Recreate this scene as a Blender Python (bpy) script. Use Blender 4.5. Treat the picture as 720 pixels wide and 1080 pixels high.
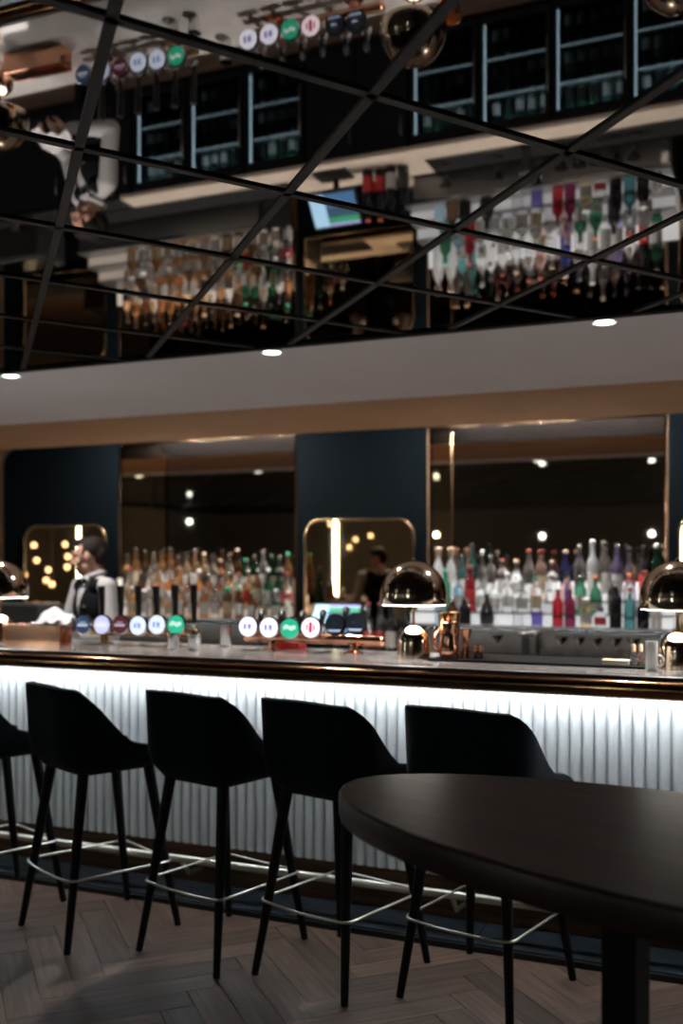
import bpy, bmesh, math, random
from mathutils import Vector, Matrix
random.seed(7)
sc = bpy.context.scene
for o in list(bpy.data.objects):
    bpy.data.objects.remove(o)
C = sc.collection

# ------------------------------------------------------------------ camera
F, Y0, VPX, EYE = 1080.0, 592.0, -2150.0, 1.5
PSI = math.atan(F / (360 - VPX))
SN, CS = math.sin(PSI), math.cos(PSI)
cd = bpy.data.cameras.new('camera')
cam = bpy.data.objects.new('camera', cd)
C.objects.link(cam)
cam.location = (0, 0, EYE)
cam.rotation_euler = (math.pi / 2, 0, PSI)
cd.sensor_fit = 'HORIZONTAL'
cd.sensor_width = 36
cd.lens = F / 720 * 36
cd.shift_y = (Y0 - 540) / 720
cd.clip_start = 0.05
cd.dof.use_dof = True
cd.dof.focus_distance = 2.9
cd.dof.aperture_fstop = 2.7
sc.camera = cam
# ------------------------------------------------------------------ world, exposure
w = bpy.data.worlds.new('world')
sc.world = w
w.use_nodes = True
w.node_tree.nodes['Background'].inputs[0].default_value = (0.5, 0.45, 0.42, 1)
w.node_tree.nodes['Background'].inputs[1].default_value = 0.0
sc.view_settings.view_transform = 'Standard'
sc.view_settings.look = 'None'
sc.view_settings.gamma = 1
sc.view_settings.use_curve_mapping = False
sc.view_settings.exposure = 0.0
cy = sc.cycles
cy.use_denoising = True
cy.max_bounces = 12
cy.diffuse_bounces = 3
cy.glossy_bounces = 6
cy.transmission_bounces = 8
cy.transparent_max_bounces = 8
cy.caustics_reflective = True
cy.caustics_refractive = False
cy.sample_clamp_indirect = 4
cy.blur_glossy = 0.5
# light levels
LED_BAR = 45.0      # strip under the bar top
E_DOWN = 210.0       # downlight spot power (W)
E_DISC = 14.0       # downlight lens
E_RISER = 0.5       # lit bottle steps
E_LAMP = 14.0        # table lamp diffuser
E_FRIDGE = 1.3
E_TUBE = 30.0
E_TRACK = 2000.0   # spot heads above the bottles
E_BADGE = 1.0

H = 2.55            # mirror ceiling
YW = 7.57           # back wall
ZC = 1.09           # bar top


def at(u, v, Y):
    """world point at depth plane y=Y on the sight line through a pixel (survey helper)"""
    a = (u - 360) / F
    r = Vector((-SN + CS * a, CS + SN * a, (Y0 - v) / F))
    return Vector((0, 0, EYE)) + r * (Y / r.y)


# ------------------------------------------------------------------ materials
MATS = {}


def mat(name, col, rough=0.5, metal=0.0, var=0.0, vscale=8.0, bump=0.0, bscale=60.0, emit=0.0, ecol=None,
        trans=0.0, ior=1.45, coat=0.0, sheen=0.0, spec=0.5, stretch=(1, 1, 1), col2=None, rvar=0.0):
    if name in MATS:
        return MATS[name]
    m = bpy.data.materials.new(name)
    m.use_nodes = True
    nt = m.node_tree
    b = nt.nodes['Principled BSDF']
    c = tuple(col) + (1,)
    b.inputs['Base Color'].default_value = c
    b.inputs['Roughness'].default_value = rough
    b.inputs['Metallic'].default_value = metal
    b.inputs['IOR'].default_value = ior
    b.inputs['Specular IOR Level'].default_value = spec
    b.inputs['Transmission Weight'].default_value = trans
    b.inputs['Coat Weight'].default_value = coat
    b.inputs['Sheen Weight'].default_value = sheen
    if emit:
        b.inputs['Emission Color'].default_value = tuple(ecol or col) + (1,)
        b.inputs['Emission Strength'].default_value = emit
    tc = nt.nodes.new('ShaderNodeTexCoord')
    mp = nt.nodes.new('ShaderNodeMapping')
    mp.inputs['Scale'].default_value = stretch
    nt.links.new(tc.outputs['Object'], mp.inputs[0])
    n = nt.nodes.new('ShaderNodeTexNoise')
    n.inputs['Scale'].default_value = vscale
    n.inputs['Detail'].default_value = 4
    nt.links.new(mp.outputs[0], n.inputs['Vector'])
    if var or col2:
        rmp = nt.nodes.new('ShaderNodeValToRGB')
        rmp.color_ramp.elements[0].position = 0.3
        rmp.color_ramp.elements[1].position = 0.7
        lo = tuple(x * (1 - var) for x in col) + (1,)
        hi = (tuple(col2) + (1,)) if col2 else tuple(min(1, x * (1 + var)) for x in col) + (1,)
        rmp.color_ramp.elements[0].color = lo
        rmp.color_ramp.elements[1].color = hi
        nt.links.new(n.outputs[0], rmp.inputs[0])
        nt.links.new(rmp.outputs[0], b.inputs['Base Color'])
    if rvar:
        mr = nt.nodes.new('ShaderNodeMapRange')
        mr.inputs['To Min'].default_value = max(0.0, rough - rvar)
        mr.inputs['To Max'].default_value = rough + rvar
        nt.links.new(n.outputs[0], mr.inputs[0])
        nt.links.new(mr.outputs[0], b.inputs['Roughness'])
    if bump:
        n2 = nt.nodes.new('ShaderNodeTexNoise')
        n2.inputs['Scale'].default_value = bscale
        nt.links.new(mp.outputs[0], n2.inputs['Vector'])
        bp = nt.nodes.new('ShaderNodeBump')
        bp.inputs['Strength'].default_value = bump
        bp.inputs['Distance'].default_value = 0.01
        nt.links.new(n2.outputs[0], bp.inputs['Height'])
        nt.links.new(bp.outputs[0], b.inputs['Normal'])
    MATS[name] = m
    return m


def wood(name, c1, c2, scale=3.0, rough=0.4, axis='X', coat=0.0, obj_rand=True, dist=3.0):
    """streaky grain along one axis, each board shifted by its own random value"""
    if name in MATS:
        return MATS[name]
    m = bpy.data.materials.new(name)
    m.use_nodes = True
    nt = m.node_tree
    b = nt.nodes['Principled BSDF']
    tc = nt.nodes.new('ShaderNodeTexCoord')
    oi = nt.nodes.new('ShaderNodeObjectInfo')
    add = nt.nodes.new('ShaderNodeVectorMath')
    add.operation = 'MULTIPLY_ADD'
    add.inputs[1].default_value = (1, 1, 1)
    nt.links.new(tc.outputs['Object'], add.inputs[0])
    sc_ = nt.nodes.new('ShaderNodeVectorMath')
    sc_.operation = 'SCALE'
    sc_.inputs['Scale'].default_value = 37.0 if obj_rand else 0.0
    cx = nt.nodes.new('ShaderNodeCombineXYZ')
    for i in range(3):
        nt.links.new(oi.outputs['Random'], cx.inputs[i])
    nt.links.new(cx.outputs[0], sc_.inputs[0])
    nt.links.new(sc_.outputs[0], add.inputs[2])
    mp = nt.nodes.new('ShaderNodeMapping')
    mp.inputs['Scale'].default_value = (1, 14, 14) if axis == 'X' else (14, 1, 14)
    nt.links.new(add.outputs[0], mp.inputs[0])
    n = nt.nodes.new('ShaderNodeTexNoise')
    n.inputs['Scale'].default_value = scale
    n.inputs['Detail'].default_value = 6
    n.inputs['Distortion'].default_value = dist * 0.2
    nt.links.new(mp.outputs[0], n.inputs['Vector'])
    r = nt.nodes.new('ShaderNodeValToRGB')
    r.color_ramp.elements[0].position = 0.32
    r.color_ramp.elements[1].position = 0.72
    r.color_ramp.elements[0].color = tuple(c1) + (1,)
    r.color_ramp.elements[1].color = tuple(c2) + (1,)
    nt.links.new(n.outputs[0], r.inputs[0])
    hs = nt.nodes.new('ShaderNodeHueSaturation')
    mr = nt.nodes.new('ShaderNodeMapRange')
    mr.inputs['To Min'].default_value = 0.65 if obj_rand else 1.0
    mr.inputs['To Max'].default_value = 1.35 if obj_rand else 1.0
    nt.links.new(oi.outputs['Random'], mr.inputs[0])
    nt.links.new(mr.outputs[0], hs.inputs['Value'])
    nt.links.new(r.outputs[0], hs.inputs['Color'])
    nt.links.new(hs.outputs[0], b.inputs['Base Color'])
    b.inputs['Roughness'].default_value = rough
    b.inputs['Coat Weight'].default_value = coat
    b.inputs['Coat Roughness'].default_value = 0.26
    b.inputs['Specular IOR Level'].default_value = 0.06 if coat else 0.4
    bp = nt.nodes.new('ShaderNodeBump')
    bp.inputs['Strength'].default_value = 0.15
    bp.inputs['Distance'].default_value = 0.004
    nt.links.new(n.outputs[0], bp.inputs['Height'])
    nt.links.new(bp.outputs[0], b.inputs['Normal'])
    MATS[name] = m
    return m


M = dict(
    mirror=mat('ceiling mirror', (0.30, 0.285, 0.275), 0.02, 1.0, rvar=0.015, vscale=1.5),
    strip=mat('black metal strip', (0.017, 0.0175, 0.019), 0.5, 0.0, var=0.2),
    black=mat('matt black', (0.004, 0.004, 0.005), 0.8, spec=0.2, var=0.2),
    plaster=mat('white soffit paint', (0.82, 0.84, 0.89), 0.85, var=0.03, vscale=2, bump=0.05),
    tan=mat('warm light tan', (0.44, 0.27, 0.155), 0.8, var=0.05, vscale=2, bump=0.05),  # soffit's warm light is put into this tan; back wall shares it
    navy=mat('navy wall cloth', (0.0018, 0.0036, 0.0052), 0.9, spec=0.06, var=0.15, vscale=20, bump=0.1, bscale=200),
    bronze_mirror=mat('bronze mirror', (0.66, 0.49, 0.32), 0.02, 1.0, rvar=0.01, vscale=3),
    smoke_mirror=mat('smoked mirror', (0.36, 0.30, 0.26), 0.02, 1.0, rvar=0.01, vscale=2),
    brass=mat('brass trim', (0.62, 0.42, 0.24), 0.18, 1.0, rvar=0.08, vscale=30),
    bronze=mat('polished bronze rail', (0.30, 0.155, 0.075), 0.16, 1.0, rvar=0.06, vscale=12),
    gold=mat('smoky gold lamp metal', (0.74, 0.58, 0.43), 0.10, 1.0, rvar=0.02, vscale=10),
    copper=mat('polished copper', (0.86, 0.44, 0.29), 0.12, 1.0, rvar=0.06, vscale=14),
    chrome=mat('chrome', (0.72, 0.72, 0.72), 0.12, 1.0, rvar=0.04, vscale=20),
    nickel=mat('nickel foot ring', (0.80, 0.76, 0.66), 0.3, 1.0, rvar=0.06, vscale=20),
    steel=mat('brushed steel', (0.30, 0.295, 0.29), 0.38, 1.0, rvar=0.1, vscale=6, stretch=(1, 1, 20)),
    steel_dark=mat('dull steel panel', (0.24, 0.235, 0.23), 0.42, 1.0, rvar=0.1, vscale=6, stretch=(1, 1, 20)),
    marble=mat('pale marble', (0.35, 0.335, 0.325), 0.14, 0, var=0.18, vscale=5, coat=0.4),
    cream=mat('cream stone worktop', (0.42, 0.355, 0.29), 0.25, 0, var=0.08, vscale=9),
    slab=mat('dark slab edge', (0.05, 0.045, 0.045), 0.3, var=0.2),
    flute=mat('white fluted panel', (0.80, 0.82, 0.83), 0.45, 0, var=0.02, vscale=20),
    kick=wood('walnut kick board', (0.05, 0.022, 0.010), (0.16, 0.075, 0.035), 3, 0.6),
    stone=mat('blue slate', (0.017, 0.023, 0.029), 0.4, 0, var=0.45, vscale=9, bump=0.25, bscale=18),
    stone_edge=mat('slate edge', (0.015, 0.017, 0.02), 0.5, var=0.2),
    plank=wood('oak plank', (0.100, 0.058, 0.040), (0.200, 0.125, 0.090), 3.2, 0.42),
    floor=wood('oak floor', (0.060, 0.036, 0.026), (0.11, 0.072, 0.055), 2.0, 0.5, obj_rand=False),
    velvet=mat('navy velvet', (0.003, 0.009, 0.014), 0.85, 0, var=0.25, vscale=14, sheen=0.06, spec=0.2, bump=0.08, bscale=300),
    legs=mat('black ash leg', (0.004, 0.0035, 0.0035), 0.5, 0, var=0.3, spec=0.3, vscale=20),
    table=wood('walnut table top', (0.009, 0.0045, 0.003), (0.030, 0.016, 0.010), 2.2, 0.5, coat=0.28, obj_rand=False),
    rim=mat('dark walnut rim', (0.035, 0.015, 0.010), 0.35, var=0.3, vscale=10),
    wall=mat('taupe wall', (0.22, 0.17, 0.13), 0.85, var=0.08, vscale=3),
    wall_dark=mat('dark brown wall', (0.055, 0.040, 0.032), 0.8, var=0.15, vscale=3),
    led=mat('cold led', (1, 1, 1), 0.5, emit=LED_BAR, ecol=(0.86, 0.95, 1.0), var=0.01),
    lens=mat('downlight lens', (1, 1, 1), 0.5, emit=E_DISC, ecol=(0.90, 1.0, 0.96), var=0.01),
    lampglow=mat('lamp diffuser', (1, 1, 1), 0.5, emit=E_LAMP, ecol=(1.0, 0.97, 0.92), var=0.01),
    riser_c=mat('frosted step cool', (0.8, 0.8, 0.8), 0.4, emit=E_RISER, ecol=(0.95, 0.97, 1.0), var=0.01),
    riser_w=mat('frosted step warm', (0.8, 0.75, 0.7), 0.4, emit=E_RISER * 0.65, ecol=(1.0, 0.80, 0.62), var=0.01),
    frled=mat('fridge led', (1, 1, 1), 0.5, emit=E_FRIDGE, ecol=(0.62, 0.86, 1.0), var=0.01),
    frled_fill=mat('fridge fill glow', (1, 1, 1), 0.5, emit=25.0, ecol=(0.70, 0.90, 1.0), var=0.01),  # added glow that brightens the chilled bottles
    shelf_led=mat('fridge shelf led', (1, 1, 1), 0.5, emit=E_FRIDGE * 0.5, ecol=(0.62, 0.86, 1.0), var=0.01),
    track=mat('spot head lens', (1, 1, 1), 0.5, emit=E_TRACK, ecol=(1.0, 0.95, 0.90), var=0.01),
    warm_globe=mat('warm globe', (1, 1, 1), 0.5, emit=8.0, ecol=(1.0, 0.70, 0.40), var=0.01),
    tube=mat('tube light', (1, 1, 1), 0.5, emit=E_TUBE, ecol=(0.86, 1.0, 0.94), var=0.01),
    red_led=mat('red led', (1, 0.05, 0.05), 0.5, emit=4, ecol=(1.0, 0.05, 0.07), var=0.01),
    glass=mat('clear glass', (1, 1, 1), 0.02, 0, trans=1.0, ior=1.45, var=0.005),
    pane=mat('fridge pane', (0.85, 0.92, 0.95), 0.02, 0, trans=1.0, ior=1.02, var=0.005),
    skin=mat('skin', (0.33, 0.18, 0.13), 0.5, 0, var=0.08, vscale=25),
    hair=mat('dark brown hair', (0.010, 0.006, 0.005), 0.75, 0, spec=0.2, var=0.4, vscale=40, stretch=(1, 1, 4), bump=0.4, bscale=80),
    shirt=mat('white shirt cotton', (0.30, 0.29, 0.29), 0.8, 0, var=0.05, vscale=10, bump=0.25, bscale=16),
    vest=mat('black waistcoat', (0.004, 0.0045, 0.006), 0.9, 0, spec=0.1, var=0.3, vscale=30, bump=0.1, bscale=60),
    towel=mat('white towel', (0.5, 0.49, 0.5), 0.9, 0, var=0.05, bump=0.3, bscale=150),
    eye=mat('eye', (0.02, 0.015, 0.012), 0.2, 0, var=0.1),
    cork=mat('beige stopper', (0.55, 0.40, 0.28), 0.6, var=0.15, vscale=40),
    paper=mat('white label paper', (0.42, 0.415, 0.40), 0.6, var=0.06, vscale=30),
    cream_paper=mat('cream label paper', (0.36, 0.29, 0.19), 0.6, var=0.08, vscale=30),
    black_paper=mat('black label paper', (0.02, 0.02, 0.02), 0.5, var=0.1),
    red_paper=mat('red label paper', (0.45, 0.03, 0.03), 0.5, var=0.1),
    cap_black=mat('black cap', (0.012, 0.012, 0.012), 0.35, var=0.1),
    cap_red=mat('red cap', (0.28, 0.06, 0.04), 0.35, var=0.1),
    cap_green=mat('green cap', (0.02, 0.28, 0.14), 0.35, var=0.1),
    cap_orange=mat('orange cap', (0.75, 0.22, 0.08), 0.35, var=0.1),
    white_plastic=mat('white plastic', (0.7, 0.7, 0.68), 0.35, var=0.03),
    book=mat('cream card', (0.75, 0.66, 0.52), 0.6, var=0.04),
    china=mat('white china', (0.75, 0.75, 0.74), 0.15, var=0.02, coat=0.5),
)
GL = {}
for nm, c in dict(clear=(0.97, 0.98, 0.98), amber=(0.80, 0.50, 0.28), whisky=(0.62, 0.32, 0.15), brown=(0.22, 0.11, 0.06),
                  teal=(0.12, 0.34, 0.34), green=(0.08, 0.33, 0.18), dark_green=(0.015, 0.10, 0.05), blue=(0.06, 0.07, 0.32),
                  pale_blue=(0.60, 0.80, 0.95), red=(0.55, 0.03, 0.05), magenta=(0.30, 0.04, 0.12), black=(0.012, 0.012, 0.014),
                  pink=(0.95, 0.62, 0.55), purple=(0.45, 0.40, 0.75), gold=(0.95, 0.72, 0.42)).items():
    GL[nm] = mat(nm + ' bottle glass', c, 0.06, 0, trans={'black': 0.0, 'clear': 0.97}.get(nm, 0.92), ior=1.36, var=0.01, spec=0.7)
GL['frosted'] = mat('frosted bottle glass', (0.85, 0.88, 0.92), 0.35, 0, trans=0.75, ior=1.3, var=0.01)


# ------------------------------------------------------------------ mesh builder
class MB:
    def __init__(s):
        s.bm = bmesh.new()

    def box(s, x0, x1, y0, y1, z0, z1, bev=0.0):
        r = bmesh.ops.create_cube(s.bm, size=1)
        vs = r['verts']
        for v in vs:
            v.co = Vector((x0 + (v.co.x + .5) * (x1 - x0), y0 + (v.co.y + .5) * (y1 - y0), z0 + (v.co.z + .5) * (z1 - z0)))
        if bev:
            es = list({e for v in vs for e in v.link_edges})
            bmesh.ops.bevel(s.bm, geom=es, offset=bev, segments=2, affect='EDGES', profile=0.5)
        return s

    def lathe(s, prof, n=24, c=(0, 0, 0), sq=0.0, close=True):
        rings = []
        for r, z in prof:
            ring = []
            for i in range(n):
                a = 2 * math.pi * i / n
                k = r
                if sq:
                    k = r / (abs(math.cos(a)) ** sq + abs(math.sin(a)) ** sq) ** (1 / sq)
                ring.append(s.bm.verts.new((c[0] + k * math.cos(a), c[1] + k * math.sin(a), c[2] + z)))
            rings.append(ring)
        for a, b in zip(rings, rings[1:]):
            for i in range(n):
                s.bm.faces.new((a[i], a[(i + 1) % n], b[(i + 1) % n], b[i]))
        if close:
            s.bm.faces.new(list(reversed(rings[0])))
            s.bm.faces.new(rings[-1])
        return s

    def tube(s, pts, r, n=10, closed=False, r2=None):
        pts = [Vector(p) for p in pts]
        N = len(pts)
        rings = []
        for i, p in enumerate(pts):
            if closed:
                t = pts[(i + 1) % N] - pts[i - 1]
            else:
                t = pts[min(i + 1, N - 1)] - pts[max(i - 1, 0)]
            t.normalize()
            up = Vector((0, 0, 1)) if abs(t.z) < 0.9 else Vector((1, 0, 0))
            a = t.cross(up).normalized()
            b = a.cross(t)
            rr = r if r2 is None else r + (r2 - r) * i / (N - 1)
            rings.append([s.bm.verts.new(p + (a * math.cos(2 * math.pi * k / n) + b * math.sin(2 * math.pi * k / n)) * rr) for k in range(n)])
        m = N if closed else N - 1
        for i in range(m):
            A, B = rings[i], rings[(i + 1) % N]
            for k in range(n):
                s.bm.faces.new((A[k], A[(k + 1) % n], B[(k + 1) % n], B[k]))
        if not closed:
            s.bm.faces.new(list(reversed(rings[0])))
            s.bm.faces.new(rings[-1])
        return s

    def ball(s, c, r, seg=16):
        rr = r if isinstance(r, (tuple, list)) else (r, r, r)
        mtx = Matrix.Translation(c) @ Matrix.Diagonal((rr[0], rr[1], rr[2], 1))
        bmesh.ops.create_uvsphere(s.bm, u_segments=seg, v_segments=max(8, seg // 2), radius=1, matrix=mtx)
        return s

    def cap(s, a, b, ra, rb, seg=12):
        s.ball(a, ra, seg)
        s.ball(b, rb, seg)
        s.tube([a, Vector(a).lerp(Vector(b), .5), b], ra, seg, r2=rb)
        return s

    def prism(s, outline, z0, z1):
        lo = [s.bm.verts.new((x, y, z0)) for x, y in outline]
        hi = [s.bm.verts.new((x, y, z1)) for x, y in outline]
        n = len(lo)
        s.bm.faces.new(list(reversed(lo)))
        s.bm.faces.new(hi)
        for i in range(n):
            s.bm.faces.new((lo[i], lo[(i + 1) % n], hi[(i + 1) % n], hi[i]))
        return s

    def xprism(s, prof, x0, x1):
        """profile of (y,z) swept along x"""
        a = [s.bm.verts.new((x0, y, z)) for y, z in prof]
        b = [s.bm.verts.new((x1, y, z)) for y, z in prof]
        n = len(a)
        s.bm.faces.new(a)
        s.bm.faces.new(list(reversed(b)))
        for i in range(n):
            s.bm.faces.new((a[i], b[i], b[(i + 1) % n], a[(i + 1) % n]))
        return s

    def yprism(s, outline, y0, y1):
        """outline of (x,z) swept along y"""
        a = [s.bm.verts.new((x, y0, z)) for x, z in outline]
        b = [s.bm.verts.new((x, y1, z)) for x, z in outline]
        n = len(a)
        s.bm.faces.new(a)
        s.bm.faces.new(list(reversed(b)))
        for i in range(n):
            s.bm.faces.new((a[i], b[i], b[(i + 1) % n], a[(i + 1) % n]))
        return s

    def mesh(s, name, smooth=None):
        bmesh.ops.recalc_face_normals(s.bm, faces=s.bm.faces)
        me = bpy.data.meshes.new(name)
        s.bm.to_mesh(me)
        s.bm.free()
        if smooth is not None:
            for p in me.polygons:
                p.use_smooth = True
            if smooth < 170:
                me.set_sharp_from_angle(angle=math.radians(smooth))
        return me

    def build(s, name, m, parent=None, smooth=None, loc=None, rot=None):
        return link(name, s.mesh(name, smooth), m, parent, loc, rot)


def link(name, me, m, parent=None, loc=None, rot=None):
    o = bpy.data.objects.new(name, me)
    C.objects.link(o)
    if m is not None:
        if not me.materials:
            me.materials.append(m)
        elif me.materials[0] != m:
            o.material_slots[0].link = 'OBJECT'
            o.material_slots[0].material = m
    if parent is not None:
        o.parent = parent
    if loc is not None:
        o.location = loc
    if rot is not None:
        o.rotation_euler = rot
    return o


def empty(name, loc=(0, 0, 0), rz=0.0):
    o = bpy.data.objects.new(name, None)
    C.objects.link(o)
    o.location = loc
    o.rotation_euler = (0, 0, rz)
    o.empty_display_size = 0.05
    return o


def tag(o, label, cat, group=None, kind=None):
    o['label'] = label
    o['category'] = cat
    if group:
        o['group'] = group
    if kind:
        o['kind'] = kind
    return o


def struct(o):
    o['kind'] = 'structure'
    return o


def copy_tree(o, parent=None):
    c = o.copy()
    C.objects.link(c)
    c.parent = parent
    for ch in o.children:
        copy_tree(ch, c)
    return c


def rrect(x0, x1, z0, z1, r, n=8, corners=(1, 1, 1, 1)):
    """rounded outline, corners: bl, br, tr, tl"""
    out = []
    for (cx, cz, a0, on) in ((x0 + r, z0 + r, 180, corners[0]), (x1 - r, z0 + r, 270, corners[1]), (x1 - r, z1 - r, 0, corners[2]), (x0 + r, z1 - r, 90, corners[3])):
        if on:
            for i in range(n + 1):
                a = math.radians(a0 + 90 * i / n)
                out.append((cx + r * math.cos(a), cz + r * math.sin(a)))
        else:
            out.append((cx + (r if a0 in (270, 0) else -r), cz + (r if a0 in (0, 90) else -r)))
    return out


ORD = ['first', 'second', 'third', 'fourth', 'fifth', 'sixth', 'seventh', 'eighth', 'ninth', 'tenth', 'eleventh', 'twelfth', 'thirteenth',
       'fourteenth', 'fifteenth', 'sixteenth', 'seventeenth', 'eighteenth', 'nineteenth', 'twentieth', 'twenty-first', 'twenty-second',
       'twenty-third', 'twenty-fourth', 'twenty-fifth']

XL, XR, YR = -11.6, 3.2, -5.0
# ================================================================== SETTING
struct(MB().box(XL, XR, YR, YW + 0.2, -0.10, -0.014).build('floor', M['floor']))
floor = bpy.data.objects['floor']
# herringbone oak planks (the ones the camera can see)
PLK_L, PLK_W = 0.60, 0.12
pm = MB().box(0, PLK_L - 0.002, 0, PLK_W - 0.002, -0.014, 0.0, 0.0).mesh('plank')
ca = math.radians(45)
for i in range(-60, 80):
    for j in range(-8, 9):
        ox, oy = i * PLK_W - 2 * PLK_L * j, i * PLK_W
        x = ox * math.cos(ca) - oy * math.sin(ca) - 1.4
        y = ox * math.sin(ca) + oy * math.cos(ca) + 2.9
        for rot in (0.0, math.pi / 2):
            a = ca + rot
            mx = x + math.cos(a) * PLK_L / 2
            my = y + math.sin(a) * PLK_L / 2
            if 2.35 < my < 4.0 and -3.9 < mx < 0.5:
                link('plank', pm, M['plank'], floor, (x, y, random.uniform(-0.0007, 0.0)), (0, 0, a))
# slate border in front of the bar
border = struct(MB().box(-7.2, 2.2, 3.812, 4.12, -0.01, 0.022).build('trim_1', M['stone_edge']))
tm = MB().box(0, 0.596, 0, 0.283, 0, 0.008, 0.002).mesh('slate_tile')
for i in range(16):
    link('slate_tile', tm, M['stone'], border, (-7.2 + i * 0.6 + 0.1, 3.824, 0.021))
# walls
struct(MB().box(XL, XR, YW, YW + 0.2, -0.1, 3.0).build('wall_back', M['tan']))
struct(MB().box(XL, XR, YR - 0.2, YR, -0.1, 3.0).build('wall_rear', M['wall']))
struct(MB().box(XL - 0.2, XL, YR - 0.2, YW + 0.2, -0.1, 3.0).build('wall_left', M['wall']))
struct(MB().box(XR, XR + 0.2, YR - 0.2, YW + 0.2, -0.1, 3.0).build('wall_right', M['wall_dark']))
# ceiling: backing slab, mirror panes between two families of dark strips
YM = 4.48
ceil = struct(MB().box(XL, XR, YR, YM, H + 0.012, H + 0.10).build('ceiling', M['black']))
angA, angB = math.radians(55.5), math.radians(133.0)
dA, dB = Vector((math.cos(angA), math.sin(angA))), Vector((math.cos(angB), math.sin(angB)))
nA, nB = Vector((-dA.y, dA.x)), Vector((-dB.y, dB.x))


def crossAB(ca_, cb_):
    det = nA.x * nB.y - nA.y * nB.x
    return Vector(((ca_ * nB.y - nA.y * cb_) / det, (nA.x * cb_ - ca_ * nB.x) / det))


offA = [1.91 + 0.64 * k for k in range(-9, 19)]
offB = [-0.25 - 0.59 * k for k in range(-14, 14)]
BX0, BX1, BY0, BY1 = XL, XR, YR, YM - 0.045


def clip(bm):
    for co, no in (((BX0, 0, 0), (-1, 0, 0)), ((BX1, 0, 0), (1, 0, 0)), ((0, BY0, 0), (0, -1, 0)), ((0, BY1, 0), (0, 1, 0))):
        g = bm.verts[:] + bm.edges[:] + bm.faces[:]
        bmesh.ops.bisect_plane(bm, geom=g, plane_co=co, plane_no=no, clear_outer=True)
        hole = [e for e in bm.edges if e.is_boundary]
        if hole:
            bmesh.ops.holes_fill(bm, edges=hole)


for ia in range(len(offA) - 1):
    for ib in range(len(offB) - 1):
        q = [crossAB(offA[ia], offB[ib]), crossAB(offA[ia + 1], offB[ib]), crossAB(offA[ia + 1], offB[ib + 1]), crossAB(offA[ia], offB[ib + 1])]
        if max(p.x for p in q) < BX0 or min(p.x for p in q) > BX1 or max(p.y for p in q) < BY0 or min(p.y for p in q) > BY1:
            continue
        mb = MB().prism([(p.x, p.y) for p in q], H, H + 0.011)
        if not all(BX0 <= p.x <= BX1 and BY0 <= p.y <= BY1 for p in q):
            clip(mb.bm)
        if len(mb.bm.faces) < 4:
            continue
        mb.build('mirror_pane', M['mirror'], ceil)


def strip_line(p, d):
    ts = []
    lo, hi = -99.0, 99.0
    for c0, c1, pp, dd in ((BX0, BX1, p.x, d.x), (BY0, BY1, p.y, d.y)):
        t0, t1 = (c0 - pp) / dd, (c1 - pp) / dd
        lo, hi = max(lo, min(t0, t1)), min(hi, max(t0, t1))
    if hi - lo < 0.1:
        return
    a, b = p + d * lo, p + d * hi
    n = Vector((-d.y, d.x)) * 0.0125
    MB().prism([(a + n).to_tuple(), (b + n).to_tuple(), (b - n).to_tuple(), (a - n).to_tuple()], H - 0.006, H).build('trim_strip', M['strip'], ceil)


for o_ in offA:
    strip_line(nA * o_, dA)
for o_ in offB:
    strip_line(nB * o_, dB)
MB().box(XL, XR, YM - 0.05, YM, H - 0.012, H + 0.012).build('edge_strip', M['black'], ceil)
# plaster soffit over the bar, tan lower soffit, black recess above the back wall
sof = struct(MB().xprism([(YM, H), (YM, H + 0.1), (5.70, H + 0.1), (5.70, 2.462)], XL, XR).build('trim_2', M['plaster']))
tan = struct(MB().xprism([(5.70, 2.46), (5.70, H + 0.1), (6.95, H + 0.1), (6.95, 2.46)], XL, XR).build('trim_3', M['tan']))
struct(MB().box(XL, XR, 6.95, YW, 2.86, 2.96).build('trim_4', M['black']))
struct(MB().box(XL, XR, 6.95, 6.97, 2.47, 2.86).build('trim_5', M['black']))

struct(MB().box(XL, XR, YW - 0.05, YW, 2.546, 2.86).build('trim_6', M['black']))  # black board added to cover the brightly lit wall above the mirrors
# downlights along the soffit edge
dl_x = [-8.86, -7.23, -5.60, -3.97, -2.33, -0.71, 0.92]
for i, x in enumerate(dl_x):
    t = empty('downlight', (x, YM + 0.06, H - 0.008))
    MB().lathe([(0.052, -0.006), (0.052, 0.010), (0.038, 0.010), (0.038, -0.006)], 24, close=False).build('bezel', M['white_plastic'], t, 40)
    MB().lathe([(0.038, -0.004), (0.038, 0.002)], 24).build('lens', M['lens'], t)
    tag(t, 'round recessed downlight at the white soffit edge, %s from the left' % ORD[i], 'downlight', 'downlights along the soffit edge')
    ld = bpy.data.lights.new('downlight_beam', 'SPOT')
    ld.energy = E_DOWN
    ld.color = (1.0, 0.95, 0.90)
    ld.spot_size = math.radians(128)
    ld.spot_blend = 1.0
    ld.shadow_soft_size = 0.035
    lo = bpy.data.objects.new('beam', ld)
    C.objects.link(lo)
    lo.parent = t
    lo.location = (0, 0, -0.012)
    lo.rotation_euler = (math.radians(10), 0, 0)

# navy wall panels, mirrors on the back wall
YP = YW - 0.03
for i, (x0, x1, lab, cr) in enumerate(((-6.68, -5.40, 'navy wall panel with rounded corner behind the bartender', (0, 0, 0, 1)),
                                       (-3.64, -2.53, 'navy wall panel between the two large bottle mirrors', (0, 0, 0, 0)),
                                       (-0.74, 1.30, 'navy wall panel at the right end of the back wall', (0, 0, 1, 0)))):
    o = MB().yprism(rrect(x0, x1, 0.0, 2.544, 0.16, 10, cr), YP, YW).build('wall_panel', M['navy'])
    tag(o, lab, 'panel', 'navy panels of the back wall')


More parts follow.
